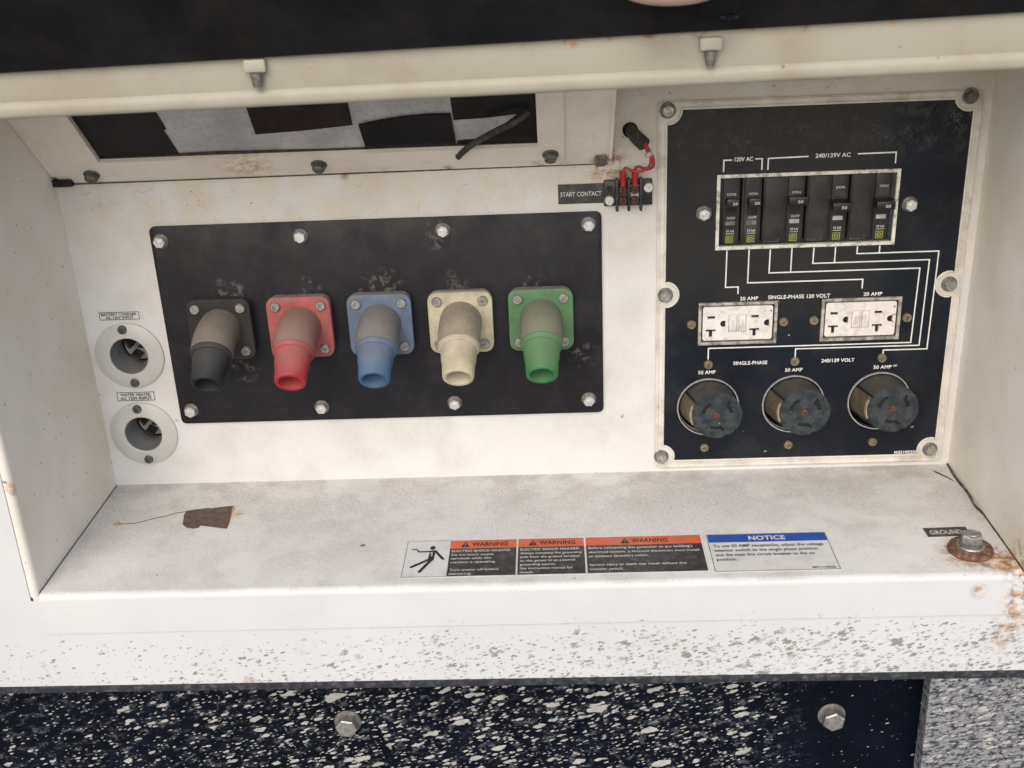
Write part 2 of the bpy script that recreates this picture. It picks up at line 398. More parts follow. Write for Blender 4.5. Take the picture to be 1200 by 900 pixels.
def trim_mat():
    s = Mat('grey_metal_trim'); c = s.mix(s.ramp(s.noise(7, 5, .65), .4, .62), (.46, .44, .39), (.17, .155, .13)); s.bump(s.noise(3, 3), .2); return s.out(c, .5, .25)
M['trim'] = trim_mat()
M['print'] = plain('white_print', (.74, .74, .70), .5, var=.10, mm=5, dirt=(.12, .11, .10), dirtamt=.16, bump=.0)
M['zinc'] = plain('weathered_zinc', (.42, .41, .39), .45, .75, var=.35, mm=4, bump=.25, dirt=(.16, .14, .12), dirtamt=.6, grit=1.2)
M['zincd'] = plain('dull_grey_washer', (.22, .21, .195), .55, .6, var=.4, mm=5, dirt=(.10, .08, .06), dirtamt=.6)
M['brightzinc'] = plain('bright_zinc', (.72, .71, .70), .35, .75, var=.2, mm=4, bump=.3, grit=1.0)
M['oldsteel'] = plain('dark_old_steel', (.15, .15, .14), .5, .6, var=.4, mm=4, dirt=(.09, .055, .03), dirtamt=.5)
M['brass'] = plain('tarnished_yellow_screw', (.34, .29, .20), .45, .7, var=.4, mm=3, dirt=(.10, .08, .06), dirtamt=.6)
M['rustcu'] = plain('rusty_copper_screw', (.11, .050, .034), .6, .4, var=.5, mm=2, dirt=(.05, .03, .025), dirtamt=.6)
M['rust'] = plain('flaking_rust_brown', (.13, .05, .032), .8, 0, var=.45, mm=5, bump=.6, dirt=(.46, .41, .34), dirtamt=.5, grit=1.5)
def bare():
    s = Mat('bare_brown_metal'); c = s.mix(s.ramp(s.noise(5, 6, .7), .35, .65), (.070, .048, .042), (.135, .098, .088))
    c = s.mix(s.ramp(s.pos if False else s.sep()[0], -.285, -.272, 0, .6), c, (.16, .06, .035)); s.bump(s.noise(2, 4), .3); return s.out(c, .7)
M['bare'] = bare()
M['seam'] = plain('dirty_seam', (.055, .042, .032), .9, var=.5, mm=9, dirt=(.25, .20, .15), dirtamt=.7)
M['ochre'] = plain('ochre_rust_edge', (.50, .34, .18), .9, var=.3, mm=3)
M['pla'] = plain('translucent_white_plastic', (.52, .515, .49), .38, var=.07, mm=30, bump=.08)
M['pla'].node_tree.nodes['Principled BSDF'].inputs['Subsurface Weight'].default_value = .25
M['pla'].node_tree.nodes['Principled BSDF'].inputs['Subsurface Scale'].default_value = .004
M['cupface'] = plain('grey_cup_face', (.42, .42, .41), .5, var=.2, dirt=(.25, .15, .14))
M['blade'] = plain('dark_inlet_blade', (.035, .033, .03), .4, .5, var=.3, dirt=(.12, .10, .08))
M['cupwall'] = plain('grey_cup_wall', (.24, .24, .235), .4, var=.15)
def gfci_mat():
    s = Mat('dirty_white_receptacle'); c = s.mix(s.ramp(s.noise(20, 4), .3, .7), (.66, .63, .60), (.74, .71, .68))
    c = s.mix(s.math('MULTIPLY', s.ramp(s.noise(9, 8, .75, off=2), .47, .66), .6), c, (.38, .33, .28))
    m = s.ramp(s.noise(900, 2, .5, vec=s.stretch(-50, 9, .8, 'xz', wob=3, wmm=9)), .72, .77); c = s.mix(s.math('MULTIPLY', m, .6), c, (.22, .18, .15))
    s.bump(s.noise(2, 3), .1); return s.out(c, .45)
M['gfci'] = gfci_mat()
def lock_mat():
    s = Mat('navy_black_receptacle'); c = s.mix(s.ramp(s.noise(9, 5, .65), .38, .65), (.019, .025, .030), (.046, .054, .058))
    m = s.spots(s.stretch(30, 1.3, 1, 'xz', wob=1.5, wmm=2), 8, .14, keep=.22, power=1.2); c = s.mix(s.math('MULTIPLY', m, .8), c, (.38, .38, .33))
    # dust settled on whatever faces upwards
    sp = s.n('SeparateXYZ'); s.t.links.new(s.nrm, sp.inputs[0])
    d = s.math('MULTIPLY', s.ramp(sp.outputs[2], .05, .8), s.ramp(s.noise(7, 5, .6, off=3), .25, .6, .3, .75)); c = s.mix(d, c, (.085, .075, .062))
    s.bump(s.noise(3, 4), .3); return s.out(c, .5, spec=.3)
M['lock'] = lock_mat()
M['tanend'] = plain('tan_strip_end', (.34, .25, .16), .6, var=.3, mm=5)
M['tan'] = plain('brown_side_strip', (.115, .092, .066), .6, var=.35, mm=8, dirt=(.12, .09, .06), dirtamt=.5)
def body(name, col, dust, top=.9, allover=.35, dirtc=(.16, .14, .12), hood=False, sleeve=False):
    s = Mat(name); c = s.mix(s.ramp(s.noise(16, 5, .6), .3, .7), tuple(q*.72 for q in col), tuple(min(1, q*1.12) for q in col))
    sp = s.n('SeparateXYZ'); s.t.links.new(s.nrm, sp.inputs[0])
    grain = s.ramp(s.noise(1.5, 4, .75), .3, .7, .75, 1.0)
    d = s.math('MULTIPLY', s.ramp(sp.outputs[2], -.25, .6, allover, top), s.ramp(s.noise(11, 5, .65, off=3), .15, .55, .85 if allover > .5 else .45, 1.0))
    c = s.mix(s.math('MULTIPLY', d, grain), c, dust)
    if sleeve: c = s.mix(s.math('MULTIPLY', s.ramp(s.math('ADD', s.sep()[2], s.math('MULTIPLY', s.noise(9, 5, .7, off=5), .014)), -.088, -.072), .34), c, dust)
    m = s.ramp(s.noise(1500, 3, .6, vec=s.stretch(5, 8, 1.4, 'xz', wob=5, wmm=12)), .50, .62, 0, .6); c = s.mix(m, c, dirtc)
    s.bump(s.noise(1.3, 3, .7), .12); return s.out(c, s.ramp(s.noise(9, 3), .3, .7, .5, .8), spec=.25)
DUST = (.215, .190, .158)
COLS = {'black': (.010, .011, .013), 'red': (.43, .022, .032), 'blue': (.040, .125, .26), 'yellow': (.60, .56, .38), 'green': (.028, .21, .062)}
DIRTS = {'black': (.02, .02, .02), 'red': (.20, .02, .03), 'blue': (.06, .10, .16), 'yellow': (.42, .36, .26), 'green': (.04, .16, .07)}
for k, col in COLS.items():
    pale = tuple(q*.55+.45*w_ for q, w_ in zip(col, (.34, .33, .31))) if k in ('red', 'blue') else col
    M['fl_'+k] = body(k+'_flange', tuple(q*.86+.14*w_ for q, w_ in zip(col, (.34, .32, .30))) if k in ('red', 'blue') else col, DUST if k != 'black' else (.055, .052, .048), .75, .13 if k != 'yellow' else .14)
    M['bd_'+k] = body(k+'_dusty_elbow', col, DUST, .95, .62, (.16, .14, .12), hood=True)
    M['sl_'+k] = body(k+'_sleeve', col, DUST if k != 'black' else (.08, .08, .08), .30, .05 if k != 'yellow' else .14, DIRTS[k], sleeve=True)
M['dusty'] = plain('grey_dusty_gasket', (.20, .185, .165), .85, var=.3, mm=6, dirt=(.05, .05, .05), dirtamt=.6)
M['bore'] = plain('dusty_bore', (.075, .066, .052), .8, var=.4, mm=5)
M['decal'] = plain('decal_white', (.66, .66, .645), .4, var=.06, mm=30, bump=.02, dirt=(.30, .28, .25), dirtamt=.25)
M['decal_black'] = plain('decal_black', (.035, .034, .033), .45, var=.15, mm=9, bump=.02, dirt=(.20, .18, .16), dirtamt=.35)
M['decal_orange'] = plain('decal_orange', (.62, .125, .05), .45, var=.12, mm=20, bump=.02, dirt=(.30, .16, .10), dirtamt=.4)
M['decal_blue'] = plain('decal_blue', (.025, .085, .38), .4, var=.1, mm=20, bump=.02)
M['ink'] = plain('black_ink', (.02, .02, .022), .5, var=.2, bump=0)
M['white_ink'] = plain('white_ink', (.66, .65, .62), .5, var=.1, mm=5, bump=0, dirt=(.10, .09, .08), dirtamt=.3)
M['olive'] = plain('olive_logo', (.26, .28, .055), .5, var=.2, mm=3)
M['pane'] = None
def pane():
    s = Mat('wet_silver_pane'); c = s.mix(s.ramp(s.noise(60, 5, .6), .3, .7), (.36, .36, .365), (.55, .55, .55))
    dr = s.spots(s.pos, 3.0, .30, keep=.6, power=1.0, soft=.2); c = s.mix(s.math('MULTIPLY', dr, .4), c, (.70, .70, .70))
    c = s.mix(s.math('MULTIPLY', s.ramp(s.noise(4, 6, .7), .5, .7), .5), c, (.20, .19, .17))
    s.bump(dr, .5); return s.out(c, .35, .2)
M['pane'] = pane()
M['tape'] = plain('black_tape', (.006, .006, .008), .35, var=.3, mm=30, dirt=(.022, .020, .016), dirtamt=.5, spec=.18)
M['tapebr'] = plain('brown_black_tape', (.016, .009, .007), .45, var=.35, mm=20, dirt=(.035, .025, .018), dirtamt=.6, spec=.2)
M['rubber'] = plain('brown_black_rubber', (.030, .026, .022), .6, var=.3, mm=8, dirt=(.12, .10, .08), dirtamt=.6)
M['redwire'] = plain('red_wire', (.42, .035, .045), .45, var=.25, mm=8, dirt=(.14, .06, .04), dirtamt=.5)
M['crimp'] = plain('red_crimp', (.36, .022, .028), .4, var=.2)
M['tie'] = plain('white_tie', (.50, .44, .40), .5)
M['block'] = plain('black_terminal_plastic', (.018, .018, .02), .4, var=.3, dirt=(.09, .08, .07), dirtamt=.5)
M['foam'] = plain('black_door_lining', (.009, .009, .011), .75, var=.35, mm=60, dirt=(.028, .022, .018), dirtamt=.5, spec=.2)
M['peach'] = plain('pale_peach_pad', (.42, .29, .23), .6, var=.08)
M['edge'] = plain('dark_bottom_edge', (.018, .021, .028), .5, var=.3, mm=10, dirt=(.22, .22, .22), dirtamt=.4)
M['concrete'] = plain('pale_concrete', (.30, .29, .275), .9, var=.15, mm=400, bump=1, grit=8)
def mud(name, base, heavy):
    s = Mat(name); x, y, z = s.sep()
    c = s.mix(s.ramp(s.noise(50, 5, .6), .4, .7), base, tuple(q*1.8 for q in base))
    if heavy:
        film = s.ramp(s.noise(5, 8, .8, vec=s.stretch(12, 1.6, .8, 'xz', wob=3)), .44, .54, 0.0, .85)
        c = s.mix(film, c, (.27, .275, .285)); d1 = .97
    else:
        a = s.ramp(x, -.48, -.16, .84, 1.0, False); b = s.ramp(x, .17, .27, 1.0, .62)
        d1 = s.math('MINIMUM', a, b)
        hz = s.math('MULTIPLY', s.ramp(d1, .6, .95), s.ramp(s.noise(9, 9, .82, vec=s.stretch(15, 1.5, .9, 'xz')), .52, .64)); c = s.mix(s.math('MULTIPLY', hz, .50), c, (.26, .27, .28))
    m = None
    for mm, rm, kp, pw, o, wob in ((16, .34, .40, 1.3, 0, 7), (9.5, .38, .60, 1.1, 2.2, 4.5), (5.8, .42, .68, 1.1, 5.1, 2.6), (3.4, .44, .78, 1.1, 8.3, 1.6), (2.1, .44, .68, 1.1, 12.7, 1.0)):
        v = s.stretch(17, 2.3, .85, 'xz', wob=wob, wmm=mm*.5, off=o)
        k = s.spots(v, mm, rm, keep=kp*(1.15 if heavy else 1), power=pw, dens=d1, soft=.05)
        m = k if m is None else s.math('MAXIMUM', m, k)
    mc = s.mix(s.ramp(s.noise(9, 5, .65), .35, .65), (.31, .30, .275), (.43, .42, .39))
    c = s.mix(m, c, mc); s.bump(m, .6)
    return s.out(c, s.ramp(m, 0, 1, .5, .9), spec=.09)
M['mud'] = mud('mud_splashed_black', (.0016, .0030, .0072), False)
M['mudheavy'] = mud('mud_caked_navy', (.026, .029, .040), True)

# ================================================================== THE SETTING
g = new(); box(g, -30000, 30000, -30000, 30000, -1060, -1050); struct('ground', g, M['concrete'])  # unseen ground, added in pale concrete to bounce light upwards
XL, XR, ZB, D = -404.6, 397.5, -237.1, 190.0
INLETS = [(-367.5, -101.3), (-367.6, -181.4)]
# back wall with the openings the fittings sit in
b = new()
plate(b, rect(XL-4, XR+4, ZB-4, 240), [circ(x, z, 19, 32) for x, z in INLETS] + [rect(172.5, 325, -15.5, 47.5), rect(160, 226, -104, -69.5), rect(270, 336, -104, -69.5)]
      + [circ(x, -168.5, 27.5, 32) for x in (168.5, 247.3, 326.0)], 0, 3)
wall = struct('back_wall', b, M['wall'])
# shelf: top, rounded front fold, front flap that laps over the fascia
b = new(); r = 6
prof = [(2, ZB)] + [(-D-1.6+r - r*sin(R(a)), ZB-r+r*cos(R(a))) for a in range(0, 91, 15)] + [(-D-1.6, -275), (-D+.2, -276.2), (-D+.4, -278), (-D+3, -278), (-D+3, ZB-8), (2, ZB-8)]
extrude_x(b, prof, XL+.8, 387.5)
extrude_x(b, [(2, ZB), (-D+6, ZB), (-D+3, ZB-3), (-D+3, ZB-8), (2, ZB-8)], 387.5, XR+4)
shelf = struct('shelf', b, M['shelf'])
# paint of the flap is the white outer enamel
shelf.data.materials.append(M['fascia'])
for f in shelf.data.polygons:
    if f.center.y < -.1875 and f.center.z < -.2385: f.material_index = 1
# side walls, folded round onto the front frame
def side(sgn, X):
    b = new(); t = bmesh.new(); r = 5
    pr = [(X, 3)] + [(X + sgn*(r - r*cos(R(a))), -D+r - r*sin(R(a))) for a in range(0, 91, 15)]
    pr += [(X + sgn*7, -D)]
    k = [t.verts.new((x, y, ZB-6)) for x, y in pr]; h = [t.verts.new((x, y, 240)) for x, y in pr]
    for i in range(len(pr)-1): t.faces.new((k[i], k[i+1], h[i+1], h[i]))
    bmesh.ops.recalc_face_normals(t, faces=t.faces[:]); join(b, t)
    return struct('side_wall', b, M['side'])
side(-1, XL); side(1, XR)
b = new()     # front skin of the housing: stiles each side and the rail below
plate(b, [(-760, -328.6), (760, -332.6), (760, 192), (XR+6.5, 192), (XR+6.5, ZB-3), (XL-6.5, ZB-3), (XL-6.5, 192), (-760, 192)], [], -D, -D+3)
struct('fascia', b, M['fascia'])
b = new()     # folded dark edge under the rail
for k in range(1):
    plate(b, [(-760, -336.8), (760, -342.2), (760, -333.0), (-760, -328.8)], [], -D+1, -D+34, bev=1.2)
struct('bottom_edge', b, M['edge'])
b = new(); box(b, -760, 760, -D+20, 6, 243, 246); box(b, -760, 760, 62, 66, -1050, 246); struct('housing_back', b, M['door'])
# recessed lower panel and the nearer side panel next to it
b = new(); box(b, -760, 343, -158, -155, -900, -334); struct('lower_panel', b, M['mud'])
b = new(); plate(b, [(338.5, -900), (760, -900), (760, -337), (334.5, -337)], [], -D+2.5, -D+6, bev=1.2)
box(b, 340, 344, -D+6, -157, -900, -338); struct('lower_panel', b, M['mudheavy'])
b = new(); box(b, -760, 760, -158, 60, -1050, -905); struct('housing_base', b, M['edge'])
# sloping ceiling panel that carries the window; built in (x, s) with s = run from the back wall
def slope_pt(x, s_, out=0.0):      # s_ horizontal run; out = proud of the sheet, towards the camera
    q = out/math.sqrt(2); return (x, -s_-q, 61+s_-q)
def slope_plate(bm, outer, holes, o0, o1, bev=0):
    t = bmesh.new(); plate(t, outer, holes, 0, 1, 0)
    for v in t.verts:
        k = o0 if v.co.y < .5 else o1; v.co = Vector(slope_pt(v.co.x, v.co.z, k))
    join(bm, t)
b = new(); slope_plate(b, [(-398, 1.2), (77.5, 1.2), (77.5, 168), (XL+.5, 168), (XL+.5, 8), (-401, 8)], [rect(-353, 18, 24, 150)], 0, -2)
t = bmesh.new(); plate(t, [(1.5, 60), (170, 230), (170, 236), (1.5, 236)], [], 0, 1)
for v in t.verts: v.co = Vector((77.5+3*v.co.y, -v.co.x, v.co.z))
join(b, t); struct('sloping_ceiling', b, M['slope'])
b = new(); box(b, XL, -388, -8, -.6, 60, 66); struct('corner_notch', b, M['dark'])

# dark joint lines and the torn seam at the right
b = new()
tube(b, [(XL+.5, -2, ZB+.2), (XL+.5, -D+2, ZB+.2)], .45, 6); tube(b, [(XR-.5, -92, ZB+.5), (XR-.3, -140, ZB+.4), (XR-.5, -D+2, ZB+.4)], .7, 6)
tube(b, smoothpath([(XR-.8, -1.5, ZB+.3), (XR-2.2, -28, ZB+.6), (XR-1.2, -60, ZB+.8), (XR-2.6, -80, ZB+.6), (XR-.6, -96, ZB+.4)]), 1.1, 6)
tube(b, [(XL+3, -1, 60.6), (78, -1, 62.0)], .6, 6)
part('seam_gap', b, M['seam'], shelf)
b = new(); t = bmesh.new()
cr = [(379, -13), (383, -17), (388, -25), (391, -31), (392.5, -37)]
vs = [t.verts.new((x, y, ZB+.25)) for x, y in cr] + [t.verts.new((x-2.4+.5*i*.9, y-1.2, ZB+.25)) for i, (x, y) in reversed(list(enumerate(cr)))][1:-1]
t.faces.new(vs); join(b, t); part('torn_seam', b, M['dark'], shelf)
b = new(); t = bmesh.new()
pts = [(-319.5, -55), (-312, -53), (-300, -50.5), (-298, -51.5), (-288, -49.2), (-277.5, -47.5), (-276, -60), (-273, -78), (-272.5, -90), (-281, -88), (-292, -85), (-298.5, -83), (-299, -87), (-304, -88.5), (-311, -86), (-316, -80), (-318, -70), (-320, -62)]
t.faces.new([t.verts.new((x, y, ZB+.22)) for x, y in pts]); join(b, t)
part('bare_metal_patch', b, M['bare'], shelf, label='brown bare metal where the white paint has chipped away')
b = new(); tube(b, smoothpath([(-376, -76.5, ZB), (-362, -76, ZB), (-350, -70, ZB), (-338, -64.5, ZB), (-328, -59, ZB), (-320, -56.5, ZB)]), .45, 6); part('hairline_crack', b, M['bare'], shelf)
b = new(); t = bmesh.new(); t.faces.new([t.verts.new((-378.5+2.6*cos(a*.7)*(1+.25*sin(a*3.1)), -76+3.1*sin(a*.7)*(1+.2*cos(a*2.3)), ZB+.2)) for a in range(9)]); join(b, t)
t = bmesh.new(); t.faces.new([t.verts.new((x, y, ZB+.16)) for x, y in [(-278, -47), (-275.5, -48), (-274.2, -55), (-274.4, -63), (-273.2, -70), (-274, -76), (-277, -64)]]); join(b, t)
part('rust_bloom', b, M['ochre'], shelf)

# ================================================================== fasteners (shared meshes)
def hex_bolt_meshes(af, h, rw, name):
    b = new(); R0 = af/2/cos(R(30))
    t = bmesh.new(); vs = []
    prof = [(R0, 1.4), (R0, h-.7), (R0*.90, h), ]
    lathe(t, [(rw*.98, 1.2), (R0, 1.4)] [1:] , 6)
    t.free(); lathe(b, [(R0*.98, 1.2), (R0, 1.4), (R0, h-.9)], 6)
    # chamfered crown
    lathe(b, [(R0, h-.9), (R0*.86, h), (0, h)], 6)
    lathe(b, [(0, h+.02), (R0*.30, h+.18), (R0*.36, h+.02)], 12)      # raised grade mark
    head = finish(b, 20, name=name)
    b = new(); lathe(b, [(0, 0), (rw, 0), (rw, .9), (rw*.9, 1.5), (R0*.7, 1.7), (0, 1.7)], 28); wsh = finish(b, 30, name='washer')
    return head, wsh
HB, WS = hex_bolt_meshes(9.6, 6.6, 6.9, 'bolt'); HB2, WS2 = hex_bolt_meshes(17, 11.5, 12.2, 'bolt')
HB.materials.append(M['brightzinc']); WS.materials.append(M['zincd']); HB2.materials.append(M['zinc']); WS2.materials.append(M['zincd'])
HBd = HB.copy(); HBd.materials.clear(); HBd.materials.append(M['oldsteel']); WSd = WS.copy(); WSd.materials.clear(); WSd.materials.append(M['oldsteel'])
HBz = HB.copy(); HBz.materials.clear(); HBz.materials.append(M['zinc'])
def bolt(parent, loc, hb=HB, ws=WS, rot=None, tilt=(0, 0)):
    org = Vector((0, 0, 0)); q = parent
    while q is not None: org += q.location/S; q = q.parent
    o = bpy.data.objects.new('bolt', hb); C.objects.link(o); o.parent = parent; o.location = (Vector(loc)-org)*S
    a = random.uniform(0, 60) if rot is None else rot
    o.rotation_euler = (Matrix.Rotation(R(tilt[0]), 3, 'X') @ Matrix.Rotation(R(tilt[1]), 3, 'Z') @ Matrix.Rotation(R(a), 3, 'Y')).to_euler()
    c = bpy.data.objects.new('washer', ws); C.objects.link(c); c.parent = o
    return o
def cross_hole(r, w_):
    return [(w_, w_), (w_, r), (-w_, r), (-w_, w_), (-r, w_), (-r, -w_), (-w_, -w_), (-w_, -r), (w_, -r), (w_, -w_), (r, -w_), (r, w_)]
def phillips(rh, h, mat, name='screw'):
    b = new(); n = 24
    t = bmesh.new(); edges = []
    o_ = [t.verts.new((rh*.80*cos(2*pi*i/n), -h, rh*.80*sin(2*pi*i/n))) for i in range(n)]
    k = [t.verts.new((x, -h, z)) for x, z in cross_hole(rh*.52, rh*.13)]
    for L_ in (o_, k): edges += [t.edges.new((L_[i], L_[(i+1) % len(L_)])) for i in range(len(L_))]
    bmesh.ops.triangle_fill(t, edges=edges, use_beauty=True)
    k2 = [t.verts.new((v.co.x*.9, -h*.45, v.co.z*.9)) for v in k]
    for i in range(12): t.faces.new((k[i], k[(i+1) % 12], k2[(i+1) % 12], k2[i]))
    t.faces.new(k2); bmesh.ops.recalc_face_normals(t, faces=t.faces[:]); join(b, t)
    lathe(b, [(rh*.80, h), (rh*.95, h*.75), (rh, h*.35), (rh, 0)], n)
    me = finish(b, 40, name=name); me.materials.append(mat); return me
PH = phillips(4.6, 2.4, M['zinc']); PHb = phillips(4.3, 2.4, M['brass']); PHs = phillips(4.5, 2.6, M['brightzinc']); PHd = phillips(4.3, 2.6, M['oldsteel']); PHc = phillips(3.9, 2.2, M['rustcu'])
def screw(parent, loc, me=PH, rot=None, local=False, ring=None):
    org = Vector((0, 0, 0)); q = parent
    while q is not None and not local: org += q.location/S; q = q.parent
    o = bpy.data.objects.new('screw', me); C.objects.link(o); o.parent = parent; o.location = (Vector(loc)-org)*S
    o.rotation_euler = (0, R(random.uniform(0, 90) if rot is None else rot), 0); return o

# ================================================================== window in the sloping ceiling
win = thing('inspection_window', 'taped over window in the sloping cream panel at the upper left, with a bolted surround', 'window', (-167, -24, 85))
b = new(); slope_plate(b, rrect(-372, 40, 9, 160, 2), [rect(-353, 18, 24, 150)], 2.4, .1); part('frame', b, M['slope'], win)
b = new(); slope_plate(b, rect(-358, 24, 21, 156), [], -3.2, -4.6); part('pane', b, M['pane'], win)
b = new(); slope_plate(b, [(-353, 22.4), (18, 22.4), (18, 24.4), (-30, 25.0), (-160, 24.6), (-250, 26.2), (-353, 24.6)], [], -1.5, -3.2); part('sealing_strip', b, M['rubber'], win)
b = new(); slope_plate(b, [(-352.6, 25), (-284.4, 26.5), (-286.2, 50), (-283.5, 51), (-285, 100), (-352.6, 100)], [], -2.2, -3.2); part('tape_strip', b, M['tape'], win, label='black tape covering the left end of the pane')
b = new(); slope_plate(b, [(-213.1, 42.5), (-172, 44.5), (-131.4, 48.1), (-128, 100), (-208.7, 100)], [], -2.3, -3.2); part('tape_strip', b, M['tapebr'], win, label='brown black tape on the upper middle of the pane')
b = new(); slope_plate(b, [(-126, 24.4), (-88, 26), (-50, 27), (-50.5, 56), (-68, 56.2), (-90, 55.0), (-110, 52), (-126.4, 48.7)], [], -1.0, -2.6); part('tape_strip', b, M['tape'], win, label='black tape with a curved top edge right of the middle')
b = new(); slope_plate(b, [(-49.2, 49.3), (-20, 50.5), (4, 53), (-12, 40), (-34, 29), (-49, 28), (-49, 24.6), (17.8, 24.6), (17.8, 100), (-48.9, 100)], [], -2.2, -3.2); part('tape_strip', b, M['tape'], win, label='black tape at the right end with a gap showing the pane')
b = new(); P = smoothpath([(12, -58, 118), (2, -58, 111), (-14, -54, 103.5), (-32, -44, 93), (-43, -34, 84), (-49, -27, 77.5)], 5)
tube(b, P, [2.1]*6 + [2.6]*(len(P)-6), 8)
for v in b.verts: pass
part('loose_sealing_cord', b, M['rubber'], win, label='loose dark cord hanging out over the surround')
for x, s_ in ((-366, 12), (-168.6, 14), (28.3, 15.8)): bolt(win, slope_pt(x, s_, 2.4), HBd, WSd, tilt=(45, 0))
b = new(); slope_plate(b, rrect(66, 75.5, 2.5, 10.5, 2), [], 4.0, 0); o = part('clip_nut', b, M['zincd'], None); tag(o, 'small grey square nut in the lower right corner of the sloping panel', 'nut')

# ================================================================== header rail with its latch pins
hd = thing('header_rail', 'cream rail across the top front of the recess with a rolled lower edge', 'rail', (0, -D, 168))
tw = .0105
prof = [(-D+8, 205), (-D-5.5, 205), (-D-5.5, 190), (-D-2.8, 166.5), (-D-2.2, 164.2), (-D-3.2, 163.2), (-D-4.2, 161.4), (-D-4.4, 159), (-D-4.1, 156), (-D-3.0, 154), (-D-1.2, 152.9), (-D+2, 152.4), (-D+9, 152.6), (-D+9, 155), (-D+4, 166)]
b = new(); extrude_x(b, prof, -760, 760, cuts=4)
for v in b.verts: v.co.z += v.co.x*tw
part('rail', b, M['header'], hd, sm=30)
b = new(); box(b, -760, 760, -D+3, -2, 194, 196.5); struct('housing_top', b, M['door'])
for x, lab in ((-167, 'left'), (135.2, 'right')):
    s_ = thing('latch_pin', 'small cream block with a tapered pin, ' + ('above the window' if lab == 'left' else 'above the control panel'), 'latch', (x, -D-2, 181+x*tw), group='latch pins on the header rail')
    zc = 181+x*tw - (0 if lab == 'left' else .6)
    b = new(); box(b, x-7.4, x+7.4, -D-11, -D-3, zc-4.4, zc+4.2, 1.4, 2); part('block', b, M['header'], s_)
    b = new(); lathe(b, [(4.1, 0), (3.9, 4), (2.9, 9.5), (0, 9.6)], 16, Matrix.Translation((x, -D-7.5, zc-4.6)) @ Matrix.Rotation(R(90), 4, 'X')); part('pin', b, M['zincd'], s_)
# raised door above, seen from below
door = thing('access_door', 'raised access door above the recess, its black lined underside facing down', 'door', (0, -D-3, 200))
ang = R(58)
def door_pt(x, u, v): return (x, -D-11-u*cos(ang)+v*sin(ang), 189.5+u*sin(ang)+v*cos(ang)+x*.0185)
def door_slab(bm, x0, x1, u0, u1, v0, v1, bev=0):
    t = bmesh.new(); box(t, x0, x1, u0, u1, v0, v1, bev)
    for v in t.verts: v.co = Vector(door_pt(v.co.x, v.co.y, v.co.z))
    join(bm, t)
b = new(); door_slab(b, -700, 700, -2, 560, 6, 9); door_slab(b, -700, -697, 0, 560, -14, 6); door_slab(b, 697, 700, 0, 560, -14, 6); door_slab(b, -697, 697, 557, 560, -14, 6); part('skin', b, M['door'], door)
b = new(); door_slab(b, -696, 696, -3, 556, 0, 6, 1); part('lining', b, M['foam'], door)
b = new(); tube(b, smoothpath([(142.5, -226, 203), (143.5, -227, 206), (145.5, -229, 213), (146.5, -231, 224), (149, -234, 240)]), 1.5, 8)
lathe(b, [(0, 0), (6.5, 0), (5, 2), (0, 2.6)], 16, Matrix.Translation((142.5, -226, 202)) @ Matrix.Rotation(R(90), 4, 'X')); o = part('cord', b, M['tape'], None)
tag(o, 'short black cord hanging at the top edge right of the pale pad', 'cord')
b = new(); t = bmesh.new(); bmesh.ops.create_uvsphere(t, u_segments=32, v_segments=16, radius=1, matrix=Matrix.Translation((107, -232, 222)) @ Matrix.Diagonal((36, 9, 12.8, 1))); join(b, t)
o = part('rounded_pad', b, M['peach'], None); tag(o, 'pale peach rounded pad just showing at the top edge', 'pad')

# ================================================================== connector panel
pn = thing('connector_panel', 'black bolted panel carrying the row of five coloured power connectors', 'panel', (-128, 0, -172))
b = new(); plate(b, rrect(-329, 71.3, -171.8, 20.5, 5, 4), [], -3, -.05, bev=.5); part('plate', b, M['blackL'], pn)
for x, z in ((-319.5, 7.5), (-194.4, 8), (-68, 8.9), (59.8, 9.7), (-317.6, -157.6), (-193.3, -157.9), (-67.7, -157.4), (57.6, -157.7)): bolt(pn, (x, -3, z))
def connector(kind, label, X):
    t_ = thing('power_connector', label, 'connector', (X, -3, -74), group='power connectors on the black panel')
    zc = -74.0
    b = new(); plate(b, rrect(X-28, X+28, zc-28, zc+28, 8, 5), [], -10.2, -3.02, bev=1.0); part('gasket', b, M['dusty'] if kind != 'black' else M['fl_black'], t_)
    b = new(); plate(b, rrect(X-29, X+29, zc-29, zc+29, 8.5, 6), [], -15, -10.1, bev=1.2); part('flange', b, M['fl_'+kind], t_)
    # dusty elbow: straight out of the flange, then turning down
    pth = smoothpath([(X, -13, zc+1.5), (X, -26, zc+.6), (X, -39, zc-2.6), (X, -50, zc-9.2)], 5)
    b = new(); tube(b, pth, [18.9 - .2*i/len(pth) for i in range(len(pth))], 36)
    # domed shoulder
    part('elbow', b, M['bd_'+kind], t_, sm=55)
    d = Vector((0, -.815, -.58)).normalized(); base = Vector((X, -49.0, zc-8.4))
    rot = d.to_track_quat('-Y', 'Z').to_matrix().to_4x4()
    Mx = Matrix.Translation(base) @ rot
    b = new(); lathe(b, [(17.9, -2), (18.0, 4.4), (17.2, 5.2), (15.4, 5.2)], 40, Mx); part('collar', b, M['sl_'+kind], t_, sm=50)
    b = new(); lathe(b, [(16.6, -4), (16.4, 4), (16.0, 6), (15.3, 17), (14.6, 19), (13.8, 32), (13.3, 33.5), (12.2, 34.0), (10.4, 33.6), (9.7, 31.5), (9.5, 12)], 40, Mx)
    part('sleeve', b, M['sl_'+kind], t_, sm=50)
    b = new(); lathe(b, [(9.6, 13), (6, 13), (4.0, 15), (0, 15)], 24, Mx); part('bore', b, M['bore'], t_, sm=40)
    for sx in (-1, 1):
        for sz in (-1, 1): screw(t_, (X+sx*20.5, -15, zc+sz*20.5), PH)
    return t_
